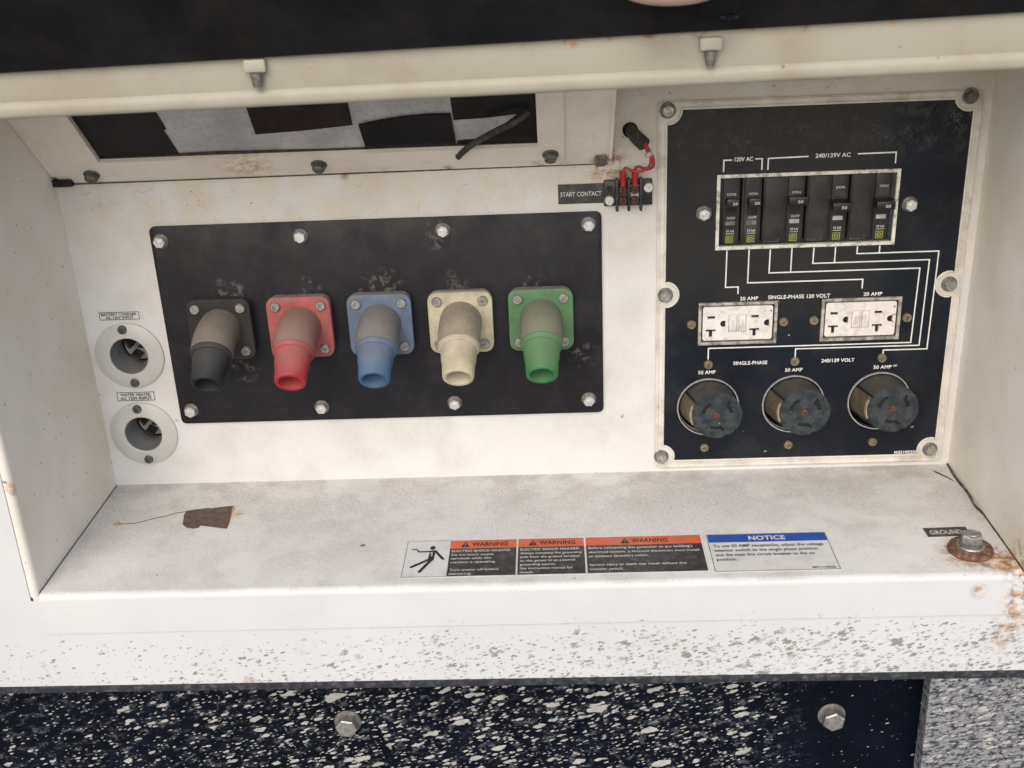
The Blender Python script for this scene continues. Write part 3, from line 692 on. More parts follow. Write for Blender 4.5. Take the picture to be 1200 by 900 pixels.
for kind, X, lab in (('black', -274.5, 'black power connector with a dusty elbow, leftmost on the black panel'), ('red', -201.8, 'red power connector with a dusty elbow'),
                     ('blue', -129.0, 'blue power connector with a dusty elbow'), ('yellow', -56.3, 'pale yellow power connector with a grimy elbow'), ('green', 15.8, 'green power connector with a dusty elbow')):
    connector(kind, lab, X)

# ================================================================== inlets
def inlet_meshes():
    ms = []
    b = new(); lathe(b, [(17.7, -1), (17.7, 3.4), (18.6, 4.2), (30.6, 3.2), (32.0, 2.2), (32.0, 0)], 56); ms.append(('flange', finish(b, 40), 'pla'))
    b = new(); lathe(b, [(17.7, 3.0), (17.2, -10), (16.8, -32)], 48); ms.append(('cup', finish(b, 60), 'cupwall'))
    b = new(); lathe(b, [(17.4, -30.5), (15.2, -30.5), (15.2, -29), (0, -29)], 40); ms.append(('contact_face', finish(b, 40), 'cupface'))
    b = new(); lathe(b, [(17.3, -29.4), (15.6, -27.6), (15.2, -29.2)], 40); ms.append(('rim', finish(b, 40), 'dark'))
    for ang_, rad_ in ((150, 8.2), (30, 8.2), (270, 7.6)):
        b = new(); t = bmesh.new(); box(t, -1.4, 1.4, 13, 29, -4.4, 4.4, .5, 1)
        a = R(ang_ - 10); m = Matrix.Translation((rad_*cos(a), 0, rad_*sin(a))) @ Matrix.Rotation(-(a) + (pi/2 if ang_ != 270 else 0) + R(20), 4, 'Y')
        join(b, t, m); ms.append(('blade', finish(b, 30), 'blade'))
    return ms
IM = inlet_meshes(); first = None
for (x, z), lab in zip(INLETS, ('white round power inlet under the battery charger label', 'white round power inlet under the water heater label')):
    if first is None:
        t_ = thing('power_inlet', lab, 'power inlet', (x, 0, z), group='round inlets on the back wall')
        for n_, me, mk in IM: me.materials.append(M[mk]); link(n_, me, None, t_)
        for sz, dx in ((1, -1.5), (-1, 1.0)): screw(t_, (dx, -3.2, sz*26.5), PHd, local=True)
        first = t_
    else: dup(first, (x, 0, z), lab)
def label_plate(name, lab, x0, x1, z0, z1, lines, tilt=0):
    t_ = thing(name, lab, 'label', ((x0+x1)/2, 0, (z0+z1)/2))
    b = new(); box(b, x0, x1, -.5, -.05, z0, z1); part('backing', b, M['decal'], t_)
    b = new(); plate(b, rect(x0+.5, x1-.5, z0+.5, z1-.5), [rect(x0+1.1, x1-1.1, z0+1.1, z1-1.1)], -.62, -.5)
    h = (z1-z0-2.6)/2
    for i, (s_, wd) in enumerate(lines): add_text(b, s_, ((x0+x1)/2, -.66, z1-1.3-h*(i+.5)), WU, WV, wd, h*.74, .035)
    part('lettering', b, M['ink'], t_, sm=0)
label_plate('inlet_label', 'white BATTERY CHARGER AC 120V INPUT label above the upper inlet', -389.7, -351.5, -66.6, -58.0, (('BATTERY CHARGER', 33), ('AC 120V INPUT', 26)))
label_plate('inlet_label', 'white WATER HEATER AC 120V INPUT label between the two inlets', -387.6, -350.8, -148.0, -138.0, (('WATER HEATER', 29), ('AC 120V INPUT', 30)))

# ================================================================== start contact label, terminal block, cable
t_ = thing('contact_label', 'black START CONTACT label left of the terminal block', 'label', (54, 0, 36))
b = new(); box(b, 34, 73.4, -.6, -.05, 27.6, 45.0); part('backing', b, M['decal_black'], t_)
b = new(); add_text(b, 'START CONTACT', (53.8, -.8, 36.2), WU, WV, 35.5, 3.9, .004); part('lettering', b, M['white_ink'], t_, sm=0)
tb = thing('terminal_block', 'small black two pole terminal block with three barrier ribs', 'terminal block', (94.5, 0, 26))
b = new(); box(b, 73.6, 115.2, -5.5, -.05, 25.6, 48.0, .8, 2); box(b, 84.5, 105, -9, -5.4, 28, 46, .6, 1); part('base', b, M['block'], tb)
for x in (84.4, 94.5, 104.8): b = new(); box(b, x-1.2, x+1.2, -14, -5.0, 22.6, 50.8, .7, 2); part('barrier', b, M['block'], tb)
for x in (89.4, 99.7):
    b = new(); box(b, x-3.7, x+3.7, -9.8, -8.9, 28.2, 44.8, .3, 1); part('contact_strip', b, M['rustcu'] if x < 95 else M['zinc'], tb)
    for z in (31.4, 40.8): screw(tb, (x, -9.8, z), PHc)
screw(tb, (111.4, -5.5, 41.2), PHs); screw(tb, (78.2, -5.5, 31.0), PHs)
for x, z in ((78.2, 41.2), (111.4, 31.0)):
    b = new(); plate(b, circ(x, z, 2.8, 20), [circ(x, z, 2.0, 20)], -6.3, -5.4); part('hole_rim', b, M['block'], tb)
    b = new(); plate(b, circ(x, z, 2.0, 16), [], -5.6, -5.4); part('hole', b, M['dark'], tb)
cb = thing('control_cable', 'dark sleeved cable with red wires looping down into the terminal block', 'cable', (97, 0, 89))
b = new(); plate(b, circ(96.5, 89.8, 6.6, 28), [circ(96.5, 89.8, 4.2, 28)], -2.5, -.02, bev=.8); part('grommet', b, M['tape'], cb)
b = new(); tube(b, smoothpath([(97, 6, 90), (97.5, -6, 89), (101.5, -16, 85.5), (106.5, -22, 81.5)], 5), [5.0]*8+[5.9]*8, 18, caps=True); part('sleeve', b, M['rubber'], cb)
wires = [[(106, -19, 83), (108.5, -26, 77), (111.5, -27, 71.5), (110.5, -26, 64), (104, -22, 59), (96, -20, 59.5), (91, -17, 61), (89.6, -13, 55)],
         [(107, -20, 83), (110.5, -26, 77), (114, -27, 70), (113.5, -25, 63), (108.5, -20, 60), (103, -16, 61.5), (100, -14, 60), (99.8, -12.5, 54)]]
for i, wp in enumerate(wires): b = new(); tube(b, smoothpath(wp, 6), 1.25, 10); part('wire', b, M['redwire'], cb)
b = new(); tube(b, smoothpath([(106, -18, 83), (109, -24, 77.5), (112.8, -25, 71), (114.5, -24, 64), (111, -21, 60.5), (106.5, -20, 61.5)], 6), 1.15, 10); part('wire', b, M['redwire'], cb)
b = new(); tube(b, [(109.2, -26.2, 75.4), (110.7, -26.6, 72.6)], 3.5, 16); part('tie', b, M['tie'], cb)
for x in (89.5, 99.8):
    b = new(); lathe(b, [(0, 0), (2.5, 0), (2.5, 7), (3.1, 8), (3.1, 12.5), (1.6, 12.6)], 16, Matrix.Translation((x, -11.5, 44.5)) @ Matrix.Rotation(R(-90), 4, 'X')); part('crimp', b, M['crimp'], cb)

# ================================================================== control panel
cp = thing('control_panel', 'black control panel in a white gasket frame with circuit breakers and receptacles', 'panel', (255, 0, -233))
OPEN = [rect(172.5, 325, -15.5, 47.5), rect(160, 226, -104, -69.5), rect(270, 336, -104, -69.5)] + [circ(x, -168.5, 27.5, 40) for x in (168.5, 247.3, 326.0)]
b = new(); plate(b, rrect(119.6, 390, -232.8, 112.8, 5, 4), OPEN, -2.4, -.05, bev=.7); part('gasket', b, M['gasket'], cp)
X0, X1, Z0, Z1, rr_ = 127.0, 382.5, -224.8, 106.2, 12.0
PB = {'TL': (127.8, 105.5), 'TR': (378.3, 107.9), 'BL': (125.6, -220), 'BR': (378.2, -219.5), 'ML': (127.6, -58), 'MR': (378.4, -56)}
def notch(X0, X1, Z0, Z1, r):
    def arc(c, pa, pb, mid, n=12):
        a0 = math.atan2(pa[1]-c[1], pa[0]-c[0]); a1 = math.atan2(pb[1]-c[1], pb[0]-c[0]); am = math.atan2(mid[1]-c[1], mid[0]-c[0])
        for k0 in (0, 2*pi, -2*pi):
            lo, hi = min(a0, a1+k0), max(a0, a1+k0)
            if hi-lo < 2*pi and any(lo <= am+q <= hi for q in (0, 2*pi, -2*pi)): a1 += k0; break
        return [(c[0]+r*cos(a0+(a1-a0)*i/n), c[1]+r*sin(a0+(a1-a0)*i/n)) for i in range(n+1)]
    def hx(c, z, s_): return (c[0]+s_*math.sqrt(max(0, r*r-(z-c[1])**2)), z)
    def hz(c, x, s_): return (x, c[1]+s_*math.sqrt(max(0, r*r-(x-c[0])**2)))
    mid = ((X0+X1)/2, (Z0+Z1)/2); o = []
    c = PB['BL']; o += arc(c, hz(c, X0, 1), hx(c, Z0, 1), mid)
    c = PB['BR']; o += arc(c, hx(c, Z0, -1), hz(c, X1, 1), mid)
    c = PB['MR']; o += arc(c, hz(c, X1, -1), hz(c, X1, 1), (X0, c[1]))
    c = PB['TR']; o += arc(c, hz(c, X1, -1), hx(c, Z1, -1), mid)
    c = PB['TL']; o += arc(c, hx(c, Z1, 1), hz(c, X0, -1), mid)
    c = PB['ML']; o += arc(c, hz(c, X0, 1), hz(c, X0, -1), (X1, c[1]))
    return o
nl = notch(X0, X1, Z0, Z1, rr_)
b = new(); plate(b, nl, OPEN, -3.0, -2.3); part('face', b, M['blackR'], cp)
def dens(lp, k=14):
    o = []
    for i in range(len(lp)):
        a, c = lp[i], lp[(i+1) % len(lp)]; n = max(1, int(math.hypot(a[0]-c[0], a[1]-c[1])//k)); o += [(a[0]+(c[0]-a[0])*j/n, a[1]+(c[1]-a[1])*j/n) for j in range(n)]
    return o
b = new(); tube(b, [(x, -2.7, z) for x, z in dens(notch(X0-.2, X1+.2, Z0-.2, Z1+.2, rr_-.3))], 1.15, 8, closed=True)
tube(b, [(x, -2.4, z) for x, z in dens(rrect(121.6, 388, -230.8, 110.8, 4, 4))], 1.1, 8, closed=True); part('bead', b, M['gasket'], cp)
for k, (x, z) in PB.items(): bolt(cp, (x, -2.4, z), HBz if k != 'TR' else HBd, WS)
for x, z in ((159.9, 15.9), (336.6, 17.9)): bolt(cp, (x, -3, z), HB, WS)
# print
b = new()
def line(bm, pts, wd=1.15, y=-3.08):
    for (xa, za), (xc, zc) in zip(pts, pts[1:]):
        L = math.hypot(xc-xa, zc-za); ux, uz = (xc-xa)/L, (zc-za)/L; h = wd/2
        t = bmesh.new()
        q = [(xa-ux*h-uz*h, za-uz*h+ux*h), (xc+ux*h-uz*h, zc+uz*h+ux*h), (xc+ux*h+uz*h, zc+uz*h-ux*h), (xa-ux*h+uz*h, za-uz*h-ux*h)]
        t.faces.new([t.verts.new((a, y, c)) for a, c in q]); join(bm, t); y -= .004
zt = -19
b = None
for pts in ([(181.2, zt), (181, -52.5), (192.3, -52.5), (192.3, -58.5)], [(200.6, zt), (200.5, -49), (302, -49), (302, -57)],
            [(219.2, zt), (219, -40.3), (351.2, -40.3), (349.8, -110.6), (167.4, -110.6), (167.4, -121)], [(238, zt), (238, -40.3)],
            [(257.2, zt), (257, -32.8), (358.8, -32.8), (357.6, -113.6), (246.5, -113.6), (246.5, -121)], [(276, zt), (276, -32.8)],
            [(295, zt), (295, -25.2), (366.2, -25.2), (365, -117.3), (325.9, -117.3), (325.9, -121)], [(314.4, zt), (314.4, -25.2)],
            [(176, 52), (176, 61.5), (182.5, 61.5)], [(203.2, 61.8), (208.5, 61.8), (208.5, 52.6)], [(213.7, 52.6), (213.7, 61.8), (247, 62.3)], [(289.5, 63), (321.3, 63.2), (321.3, 54.3)]): b = new(); line(b, pts); part('printed_line', b, M['print'], cp, sm=0)
for s_, x, z, wd, h in (('120V AC', 192.9, 62.0, 15.5, 3.4), ('240/139V AC', 268.2, 62.6, 29.5, 3.5), ('20 AMP', 202.4, -64.2+.6, 16.2, 3.3), ('SINGLE-PHASE 120 VOLT', 246.8, -63.6+.4, 55, 3.4), ('20 AMP', 312, -63.0, 16.6, 3.3),
                        ('SINGLE-PHASE', 206, -126, 31, 3.3), ('240/139 VOLT', 285.6, -126, 30, 3.3), ('50 AMP', 166.6, -134.2, 16, 3.3), ('50 AMP', 246, -134.2, 16, 3.3), ('50 AMP', 326.6, -133.9, 16.4, 3.3), ('M35100200', 355.8, -222.0, 21.5, 3.2)):
    b = new(); add_text(b, s_, (x, -3.1, z), WU, WV, wd, h, .022); part('lettering', b, M['print'], cp, sm=0)
# breaker frame (chipped white edge round the opening)
b = new(); plate(b, rect(170.6, 326.6, -17.6, 49.2), [rect(173.6, 323.6, -14.6, 46.2)], -4.4, -2.9, bev=.35); part('breaker_frame', b, M['chipped'], cp)
b = new(); box(b, 168, 330, 45, 48, -20, 52); part('backing', b, M['dark'], cp)

# ---- breakers: local x = left edge of the breaker, z = 0 at the foot
def breaker(X, poles, amp, down, label):
    w_ = 18.55*poles; Z = -13.9
    t_ = thing('circuit_breaker', label, 'circuit breaker', (X+w_/2, 3, Z), group='circuit breakers in the white framed opening')
    b = new(); box(b, X+.9, X+w_-.9, 1.5, 40, Z, 46.0, .9, 2)
    xt = X+w_-9.2          # centre line of the toggle column
    box(b, xt-6.6, xt+6.4, -1.2, 3, Z+.6, 45.4, 1.1, 2)
    if poles == 2: box(b, X+2.0, xt-8.2, .4, 3, Z+.8, 45.0, .8, 2)
    part('case', b, M['breaker'], t_)
    b = new()
    tz = 26.2 if not down else 19.6       # height of toggle
    box(b, xt-5.0, xt+5.0, -1.5, -1.1, (12.4 if not down else 26.0), (20.2 if not down else 32.6)); part('toggle_slot', b, M['dark'] if not down else M['amber'], t_)
    b = new(); tp = bmesh.new()
    hw = 5.4 if poles == 1 else 8.0; off = .4 if poles == 1 else .2
    box(tp, xt-hw+off, xt+hw+off, -14.0, -1.2, tz-3.9, tz+3.9, 1.0, 2)
    for v in tp.verts:
        if v.co.y > -5: v.co.z = tz + (v.co.z-tz)*.75 + (1.5 if down else -1.0)
    join(b, tp); tg = part('toggle', b, M['toggle'], t_)
    b = new(); add_text(b, amp, (xt+1.6+off, -14.06, tz-.2), WU, WV, 4.4, 2.4, .01); part('lettering', b, M['white_ink'], t_, sm=0)
    b = new(); box(b, xt-4.4, xt+4.2, -1.6, -1.1, 3.8 + (1.6 if down else 0), 7.6+(1.6 if down else 0), .3, 1); part('indicator', b, M['zincd'] if poles == 1 else M['cupface'], t_)
    b = new()
    add_text(b, 'I/ON', (xt+.6, -1.32, 31.2 + (3.0 if down else 0)), WU, WV, 7.2, 2.1, .005)
    if not down: add_text(b, 'O/OFF', (xt+.6, -1.32, 10.2), WU, WV, 7.2, 2.1, .005)
    add_text(b, '10 kA', (xt+.3, -1.32, -1.4), WU, WV, 6.8, 2.2, .01); line(b, [(xt-3.2, -3.9), (xt+3.6, -3.9)], .45, -1.32)
    part('lettering', b, M['white_ink'], t_, sm=0)
    b = new(); zz = -9.0; plate(b, rect(xt-3.6, xt+3.0, zz-3.3, zz+3.3), [rect(xt-2.8, xt+2.2, zz-2.5, zz+2.5)], -1.42, -1.2)
    plate(b, rect(xt-2.2, xt-1.2, zz-1.9, zz+1.9), [], -1.42, -1.2)
    plate(b, [(xt-.9, zz-1.9), (xt+.6, zz-1.9), (xt+1.6, zz-1.0), (xt+1.6, zz+1.0), (xt+.6, zz+1.9), (xt-.9, zz+1.9)], [rect(xt-.3, xt+.7, zz-1.0, zz+1.0)], -1.42, -1.2)
    part('logo', b, M['olive'], t_)
    if poles == 2:
        b = new(); line(b, [(X+3, -11.2), (X+3.2, -12.6), (X+15, -12.6), (X+15.2, -9.8)], .4, -.02+.35); o = part('moulded_line', b, M['zincd'], t_, sm=0)
bx = 174.0
breaker(bx, 1, '20', False, 'narrow 20 amp circuit breaker, first from the left in the row'); breaker(bx+18.55, 1, '20', False, 'narrow 20 amp circuit breaker, second from the left beside the wide ones')
breaker(bx+37.1, 2, '50', False, 'wide 50 amp circuit breaker with its handle up'); breaker(bx+74.5, 2, '50', True, 'wide 50 amp circuit breaker with its handle lowered, in the middle of the wide ones')
breaker(bx+111.7, 2, '50', True, 'wide 50 amp circuit breaker with its handle lowered, at the right end of the row')

# ---- duplex receptacles
def tslot(x, z): return [(x-4.5, z+1.2), (x-4.5, z-.9), (x-1.5, z-.9), (x-1.5, z-6.3), (x+1.5, z-6.3), (x+1.5, z-.9), (x+4.5, z-.9), (x+4.5, z+1.2)]
def duplex_parts():
    P = []
    b = new(); plate(b, rect(-35.4, 35.4, -20.2, 20.2), [rect(-32.6, 32.6, -17.5, 17.5)], -5.2, -2.9, bev=.5); P.append(('trim_ring', finish(b), 'trim'))
    holes = []
    for dx in (0, 39.3):
        holes += [rect(-23.7-3.4+dx, -23.7+3.4+dx, 4.7, 7.3), tslot(-24+dx, -6.6), [(-12.6+dx-3.0*cos(a), -.4+3.1*sin(a)) for a in [R(q) for q in range(-90, 91, 20)]] + [(-10.8+dx, 2.7), (-10.8+dx, -3.5)]]
    holes += [rect(-8.0, -.4, -8.4, 8.0), rect(1.0, 7.8, -8.2, 8.0), circ(29.6, 10.8, .9, 10)]
    b = new(); plate(b, rrect(-31.3, 31.3, -16.1, 16.1, 2.2, 4), holes, -3.8, -1.7, bev=0); P.append(('face', finish(b), 'gfci'))
    b = new(); box(b, -33, 33, -1.6, 0, -18, 18); P.append(('cavity', finish(b), 'dark'))
    b = new(); box(b, -7.7, -.7, -4.3, -1.7, -8.1, 7.7, .5, 2); P.append(('button', finish(b), 'gfci'))
    b = new(); box(b, 1.3, 7.5, -4.3, -1.7, -7.9, 7.7, .5, 2); P.append(('button', finish(b), 'gfci'))
    b = new()
    add_text(b, 'TEST', (-4.2, -4.4, 0), (0, 0, 1), (-1, 0, 0), 6.5, 1.5, 0); add_text(b, 'RESET', (4.4, -4.4, 0), (0, 0, 1), (-1, 0, 0), 7.5, 1.5, 0); P.append(('lettering', finish(b, 0), 'cupface'))
    return P
DP = duplex_parts(); first = None
for x, lab in ((192.8, 'white duplex receptacle on the left of the pair, under the narrow breakers'), (302.6, 'white duplex receptacle on the right of the pair, with a cracked right edge')):
    if first is None:
        t_ = thing('duplex_receptacle', lab, 'receptacle', (x, 0, -86.6), group='20 amp duplex receptacles')
        for n_, me, mk in DP: me.materials.append(M[mk]); link(n_, me, None, t_)
        for sx in (-1, 1): screw(t_, (sx*41.4, -3, -.2), PHb, local=True)
        first = t_
    else: second = dup(first, (x, 0, -86.2), lab)
b = new(); line(b, [(329.3, -85), (331, -83.4), (333.5, -82.4)], .6, -3.9); line(b, [(329.5, -87.6), (332.5, -90)], .6, -3.9); part('crack', b, M['dark'], second, sm=0)

# ---- round locking receptacles
def arcslot(a0, a1, r0, r1, n=6, foot=None):
    o = [(r1*cos(R(a0+(a1-a0)*i/n)), r1*sin(R(a0+(a1-a0)*i/n))) for i in range(n+1)]
    o += [(r0*cos(R(a1+(a0-a1)*i/n)), r0*sin(R(a1+(a0-a1)*i/n))) for i in range(n+1)]
    return o
def lock_parts():
    P = []; ox, oz = 4.0, 5.6
    b = new(); lathe(b, [(27.4, 0), (27.8, 4.3), (28.6, 4.3), (29.0, 2.9)], 64); P.append(('chrome_ring', finish(b, 60), 'brightzinc'))
    b = new(); lathe(b, [(27.6, 3.5), (27.6, -22), (0, -22)], 48); P.append(('recess', finish(b, 60), 'dark'))
    b = new(); F = 35.0
    out_ = []
    for i in range(72):
        a = 360*i/72; r = 22.4
        if 286 < a < 296: r = 21.0
        if 318 < a < 322: r = 21.8
        out_.append((ox+r*cos(R(a)), oz+r*sin(R(a))))
    def sh(lp): return [(x+ox, z+oz) for x, z in lp]
    holes = [sh(arcslot(116, 170, 11.4, 14.8)), sh([(r_*cos(R(a)), r_*sin(R(a))) for a, r_ in ((10, 11.4), (25, 11.4), (38, 11.4), (52, 11.4), (55, 17.4), (45, 17.2), (42, 15.0), (28, 14.9), (10, 14.9))]),
             sh([(r_*cos(R(a)), r_*sin(R(a))) for a, r_ in ((244, 11.0), (260, 11.0), (276, 11.0), (292, 11.0), (297, 16.6), (288, 16.4), (282, 14.0), (262, 14.0), (242, 14.0))])]
    plate(b, out_, holes, -F, 18, bev=0); 
    # raised mouldings on the face
    t = bmesh.new(); plate(t, arcslot(62, 116, 18.4, 21.0, 10), [], -F-.5, -F, 0); join(b, t, Matrix.Translation((ox, 0, oz)))
    t = bmesh.new(); plate(t, arcslot(210, 262, 17.8, 20.6, 10), [], -F-.5, -F, 0); join(b, t, Matrix.Translation((ox, 0, oz)))
    t = bmesh.new(); plate(t, arcslot(-50, 8, 18.8, 20.3, 10), [], -F-.4, -F, 0); join(b, t, Matrix.Translation((ox, 0, oz)))
    box(b, ox-15, ox+15, -F-.25, -F, oz-6.9, oz-6.4)
    P.append(('barrel', finish(b, 30), 'lock'))
    b = new(); plate(b, circ(ox, oz, 17.5, 24), [], -F+1.6, -F+3); P.append(('cavity', finish(b), 'dark'))
    b = new(); [box(b, ox+q-.7, ox+q+.6, -F-.3, -F, oz-5.4, oz-3.9) for q in (-11, -8.8, -6.4, 5.6, 7.9, 10.2)]; P.append(('moulded_marks', finish(b, 0), 'lock'))
    b = new(); lathe(b, [(3.6, F-1), (3.4, F+.8), (1.8, F+1.4), (0, F+1.2)], 16, Matrix.Translation((ox-.5, 0, oz))); P.append(('centre_rivet', finish(b), 'rustcu'))
    # tan strip let into the left side of the barrel
    t = bmesh.new(); plate(t, arcslot(150, 206, 20.8, 23.3, 10), [], -F+3, 16, 0); b = new(); join(b, t, Matrix.Translation((ox, 0, oz))); P.append(('side_strip', finish(b), 'tan'))
    t = bmesh.new(); plate(t, arcslot(158, 204, 21.2, 23.5, 10), [], -F+2.4, -F+5.4, 0); b = new(); join(b, t, Matrix.Translation((ox, 0, oz))); P.append(('strip_end', finish(b), 'tanend'))
    t = bmesh.new(); plate(t, arcslot(144.5, 148.5, 21.9, 22.7, 2), [], -F+.5, 16, 0); b = new(); join(b, t, Matrix.Translation((ox, 0, oz))); P.append(('groove', finish(b), 'dark'))
    for n_, me, mk in P:
        if n_ in ('chrome_ring', 'recess'): continue
        for v in me.vertices:          # the barrel sits a little askew in its hole
            q = (v.co.y/S+35)/35; kx, kz = 4.0*S, 5.6*S; f_ = 1+.155*min(q, 1.1)
            v.co.x = kx-.0034*q+(v.co.x-kx)*f_; v.co.z = kz-.0046*q+(v.co.z-kz)*f_
    return P
LP = lock_parts(); first = None
for x, z, lab in ((168.5, -169.2, 'black round 50 amp locking receptacle, left of the three'), (247.3, -168.6, 'black round 50 amp locking receptacle, middle of the three'), (326.0, -167.8, 'black round 50 amp locking receptacle nearest the panel corner with the part number')):
    if first is None:
        t_ = thing('locking_receptacle', lab, 'receptacle', (x, 0, z), group='50 amp locking receptacles')
        for n_, me, mk in LP: me.materials.append(M[mk]); link(n_, me, None, t_)
        for sz, dx in ((1, -.9), (-1, -2.4)): screw(t_, (dx, -3, sz*42.4+.4), PHb, local=True)
        first = t_
    else: dup(first, (x, 0, z), lab)

# ================================================================== decals on the shelf
ZS = ZB+.02
def quad(bm, x0, x1, y0, y1, z): 
    t = bmesh.new(); t.faces.new([t.verts.new(q) for q in ((x0, y0, z), (x1, y0, z), (x1, y1, z), (x0, y1, z))]); join(bm, t)
YT, YB = -120.2, -176.6
wd_ = thing('warning_decal', 'long WARNING decal with orange headings and a falling man pictogram on the shelf', 'decal', (20, -148, ZB))
b = new(); box(b, -106.5, 149, YB-1.4, YT+1.6, ZB+.02, ZB+.30, .1, 1); part('backing', b, M['decal'], wd_)
cells = [(-67.6, -10.4), (-9.0, 47.4), (49.0, 147.4)]
b = new(); [quad(b, a, c, YB, YT-13.4, ZB+.36) for a, c in cells]; part('black_field', b, M['decal_black'], wd_, sm=0)
b = new(); [quad(b, a, c, YT-13.4, YT, ZB+.36) for a, c in cells]; part('orange_heading', b, M['decal_orange'], wd_, sm=0)
b = new()
for (a, c) in cells:
    m_ = (a+c)/2; yc = YT-6.8
    add_text(b, 'WARNING', (m_+5.5, yc, ZB+.44), FU, FV, 31, 6.0, .03)
    t = bmesh.new(); t.faces.new([t.verts.new(q) for q in ((m_-19.6, yc-4.4, ZB+.43), (m_-11.6, yc-4.4, ZB+.43), (m_-15.6, yc+4.4, ZB+.43))]); join(b, t)
part('heading_lettering', b, M['ink'], wd_, sm=0)
b = new()
for (a, c) in cells:
    m_ = (a+c)/2; yc = YT-6.8; quad(b, m_-16.0, m_-15.2, yc-1.6, yc+1.8, ZB+.47); quad(b, m_-16.0, m_-15.2, yc-3.4, yc-2.5, ZB+.47)
part('warning_mark', b, M['decal_orange'], wd_, sm=0)
b = new()
L1 = [('ELECTRIC SHOCK HAZARD', 50), ('Do not touch output', 36), ('terminals while this', 34), ('machine is operating.', 38), ('', 0), ('Turn power off before', 41), ('servicing.', 19)]
L2 = [('ELECTRIC SHOCK HAZARD', 50), ('Always complete the grounding', 52), ('path from the ground terminal', 50), ('on this genset to an external', 46), ('grounding source.', 30), ('See instruction manual for', 44), ('details.', 12)]
L3 = [("Before connecting this generator to any building's", 88), ('electrical system, a licensed electrician must install', 93), ('an isolation (transfer) switch.', 50), ('', 0), ('Serious injury or death may result without this', 80), ('transfer switch.', 28)]
for (a, c), LL in zip(cells, (L1, L2, L3)):
    stp = 5.9 if len(LL) == 7 else 6.6
    for i, (s_, wd) in enumerate(LL):
        if s_: add_text(b, s_, (a+2, YT-17.4-stp*i, ZB+.44), FU, FV, wd, 3.1 if i else 3.4, .012, left=True)
part('lettering', b, M['white_ink'], wd_, sm=0)
# pictogram
def stroke(bm, a, c, r, z):
    t = bmesh.new(); d = math.atan2(c[1]-a[1], c[0]-a[0]); vs = []
    for i in range(9): q = d+pi/2+pi*i/8; vs.append(t.verts.new((a[0]+r*cos(q), a[1]+r*sin(q), z)))
    for i in range(9): q = d-pi/2+pi*i/8; vs.append(t.verts.new((c[0]+r*cos(q), c[1]+r*sin(q), z)))
    t.faces.new(vs); join(bm, t)
def pic(u, v): return (-104.5+36*(u-38-(262-v)*.12)/255+0, YT-(v-76)/178*56)
b = new(); z = ZB+.40
hx_, hy_ = pic(212, 112); t = bmesh.new(); t.faces.new([t.verts.new((hx_+2.3*cos(R(a)), hy_+3.2*sin(R(a)), z)) for a in range(0, 360, 20)]); join(b, t)
for a, c, r in (((128, 131), (215, 130), 1.1), ((228, 128), (276, 170), 1.3), ((88, 118), (108, 117), .7), ((108, 117), (126, 127), .7), ((196, 170), (90, 207), 1.5), ((207, 172), (140, 231), 1.5)):
    stroke(b, pic(*a), pic(*c), r, z); z += .004
t = bmesh.new(); t.faces.new([t.verts.new((*pic(*q), z)) for q in ((196, 126), (232, 124), (220, 176), (184, 174))]); join(b, t)
part('pictogram', b, M['ink'], wd_, sm=0)
b = new(); t = bmesh.new(); t.faces.new([t.verts.new((*pic(*q), z+.02)) for q in ((198, 134), (214, 136), (208, 146), (216, 150), (200, 156), (206, 147))]); join(b, t); part('heart_bolt', b, M['decal'], wd_, sm=0)
b = new(); z = ZB+.37
for q0, q1 in (((-105, YT+.3), (-67.6, YT+.3)), ((-105, YB), (-67.6, YB)), ((-105, YB), (-105, YT+.3))): stroke(b, q0, q1, .22, z); z += .004
part('border', b, M['zincd'], wd_, sm=0)
nd_ = thing('notice_decal', 'white NOTICE decal with a blue heading on the shelf, right of the warning decal', 'decal', (203, -149, ZB))
b = new(); box(b, 151.6, 255.4, -179.6, -119.4, ZB+.02, ZB+.30, .1, 1); part('backing', b, M['decal'], nd_)
b = new(); quad(b, 153.6, 253.6, -133.6, -121, ZB+.36); part('blue_heading', b, M['decal_blue'], nd_, sm=0)
b = new(); add_text(b, 'NOTICE', (203.5, -127.3, ZB+.44), FU, FV, 31, 6.4, .03); part('heading_lettering', b, M['decal'], nd_, sm=0)
b = new()
for i, (s_, wd) in enumerate((('To use 50 AMP receptacles, adjust the voltage', 92), ('selector switch to the single phase position', 86), ('and the main line circuit breaker to the on', 82), ('position.', 17))):
    add_text(b, s_, (156.5, -139.2-7.0*i, ZB+.42), FU, FV, wd, 4.3, .022, left=True)
add_text(b, 'M91110010', (241.5, -175.2, ZB+.42), FU, FV, 18.5, 3.1, .02)
for k, (q0, q1) in enumerate((((153, -178.2), (254, -178.2)), ((153, -178.2), (153, -120.6)), ((254, -178.2), (254, -120.6)), ((153, -120.6), (254, -120.6)))): stroke(b, q0, q1, .25, ZB+.385+.004*k)
part('lettering', b, M['ink'], nd_, sm=0)
gl = thing('ground_label', 'small black GROUND label partly under the rusty washer', 'label', (357, -125, ZB))
gm = Matrix.Translation((356.8, -124.6, 0)) @ Matrix.Rotation(R(1.5), 4, 'Z')
b = new(); t = bmesh.new(); box(t, -19.6, 19.2, -8.6, 8.4, ZB+.02, ZB+.28, .1, 1); join(b, t, gm); part('backing', b, M['decal'], gl)
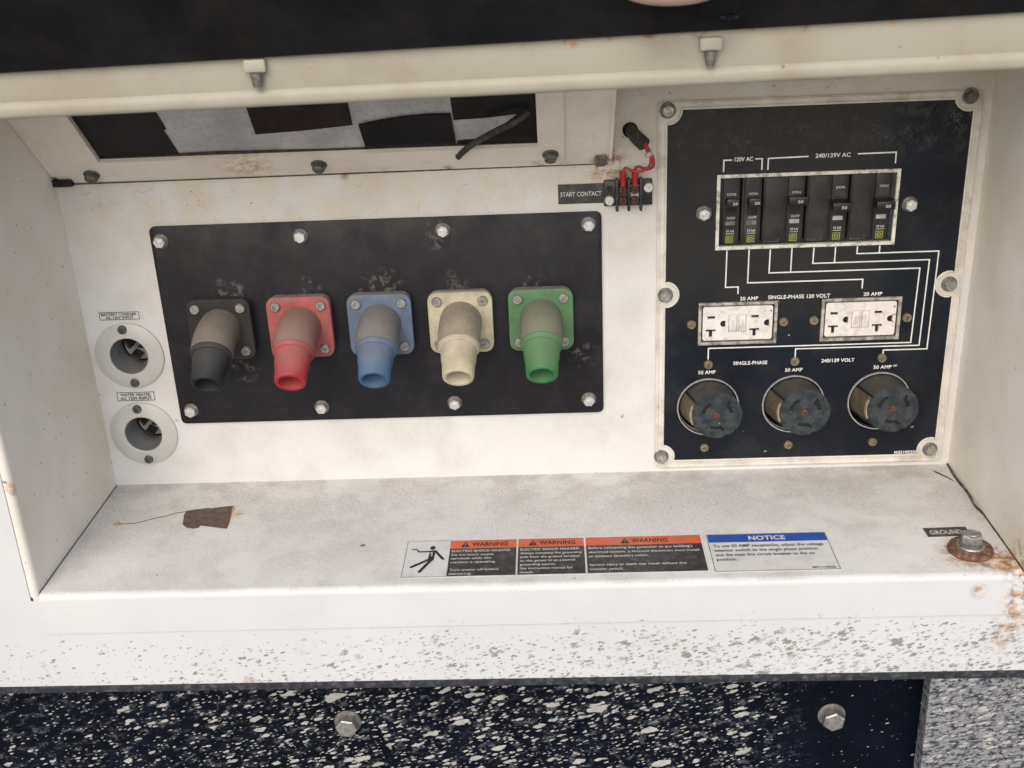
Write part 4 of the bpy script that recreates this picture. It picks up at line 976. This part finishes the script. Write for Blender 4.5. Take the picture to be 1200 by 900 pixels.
b = new(); t = bmesh.new(); quad(t, -18.6, 18.2, -7.6, 7.4, ZB+.34); join(b, t, gm); part('black_field', b, M['decal_black'], gl, sm=0)
b = new(); t = bmesh.new(); add_text(t, 'GROUND', (-1.2, -.3, ZB+.42), FU, FV, 27, 6.6, .006); join(b, t, gm); part('lettering', b, M['white_ink'], gl, sm=0)

# ================================================================== ground bolt
gb = thing('ground_bolt', 'zinc hex bolt on a large rusty washer at the right end of the shelf', 'bolt', (365.5, -156, ZB))
up90 = Matrix.Translation((365.5, -155.5, ZB)) @ Matrix.Rotation(R(-90), 4, 'X')
b = new(); lathe(b, [(0, .1), (17.6, .1), (18.2, 1.6), (17.4, 4.2), (15, 4.8), (6, 4.6), (0, 4.6)], 48, up90); part('rusty_washer', b, M['rust'], gb)
up2 = Matrix.Translation((366.0, -154.0, ZB+4.0)) @ Matrix.Rotation(R(-90), 4, 'X')
b = new(); lathe(b, [(0, 0), (10.8, 0), (11.2, .9), (10.6, 2.0), (0, 2.0)], 32, up2); part('flat_washer', b, M['zinc'], gb)
b = new(); lathe(b, [(0, 2.0), (9.2, 2.0), (9.4, 3.2), (9.2, 4.6), (0, 4.7)], 28, up2); part('spring_washer', b, M['zincd'], gb)
b = new(); lathe(b, [(0, 4.7), (8.9, 4.7), (8.9, 10.4), (7.8, 11.6), (0, 11.7)], 6, up2, a0=.3); lathe(b, [(5.4, 11.7), (5.0, 12.2), (0, 12.2)], 20, up2); part('hex_head', b, M['zinc'], gb, sm=20)
# big bolts on the lower panel
for x, z, lab in ((-168, -399, 'grey hex bolt on the muddy lower panel, on the splashed part left of the middle'), (262.5, -401, 'grey hex bolt on the clean dark part of the lower panel at the right')):
    t_ = thing('hex_bolt', lab, 'bolt', (x, -158, z), group='hex bolts on the lower panel')
    o = bpy.data.objects.new('head', HB2); C.objects.link(o); o.parent = t_; o.rotation_euler = (0, R(10 if x < 0 else 38), 0)
    o = bpy.data.objects.new('washer', WS2); C.objects.link(o); o.parent = t_
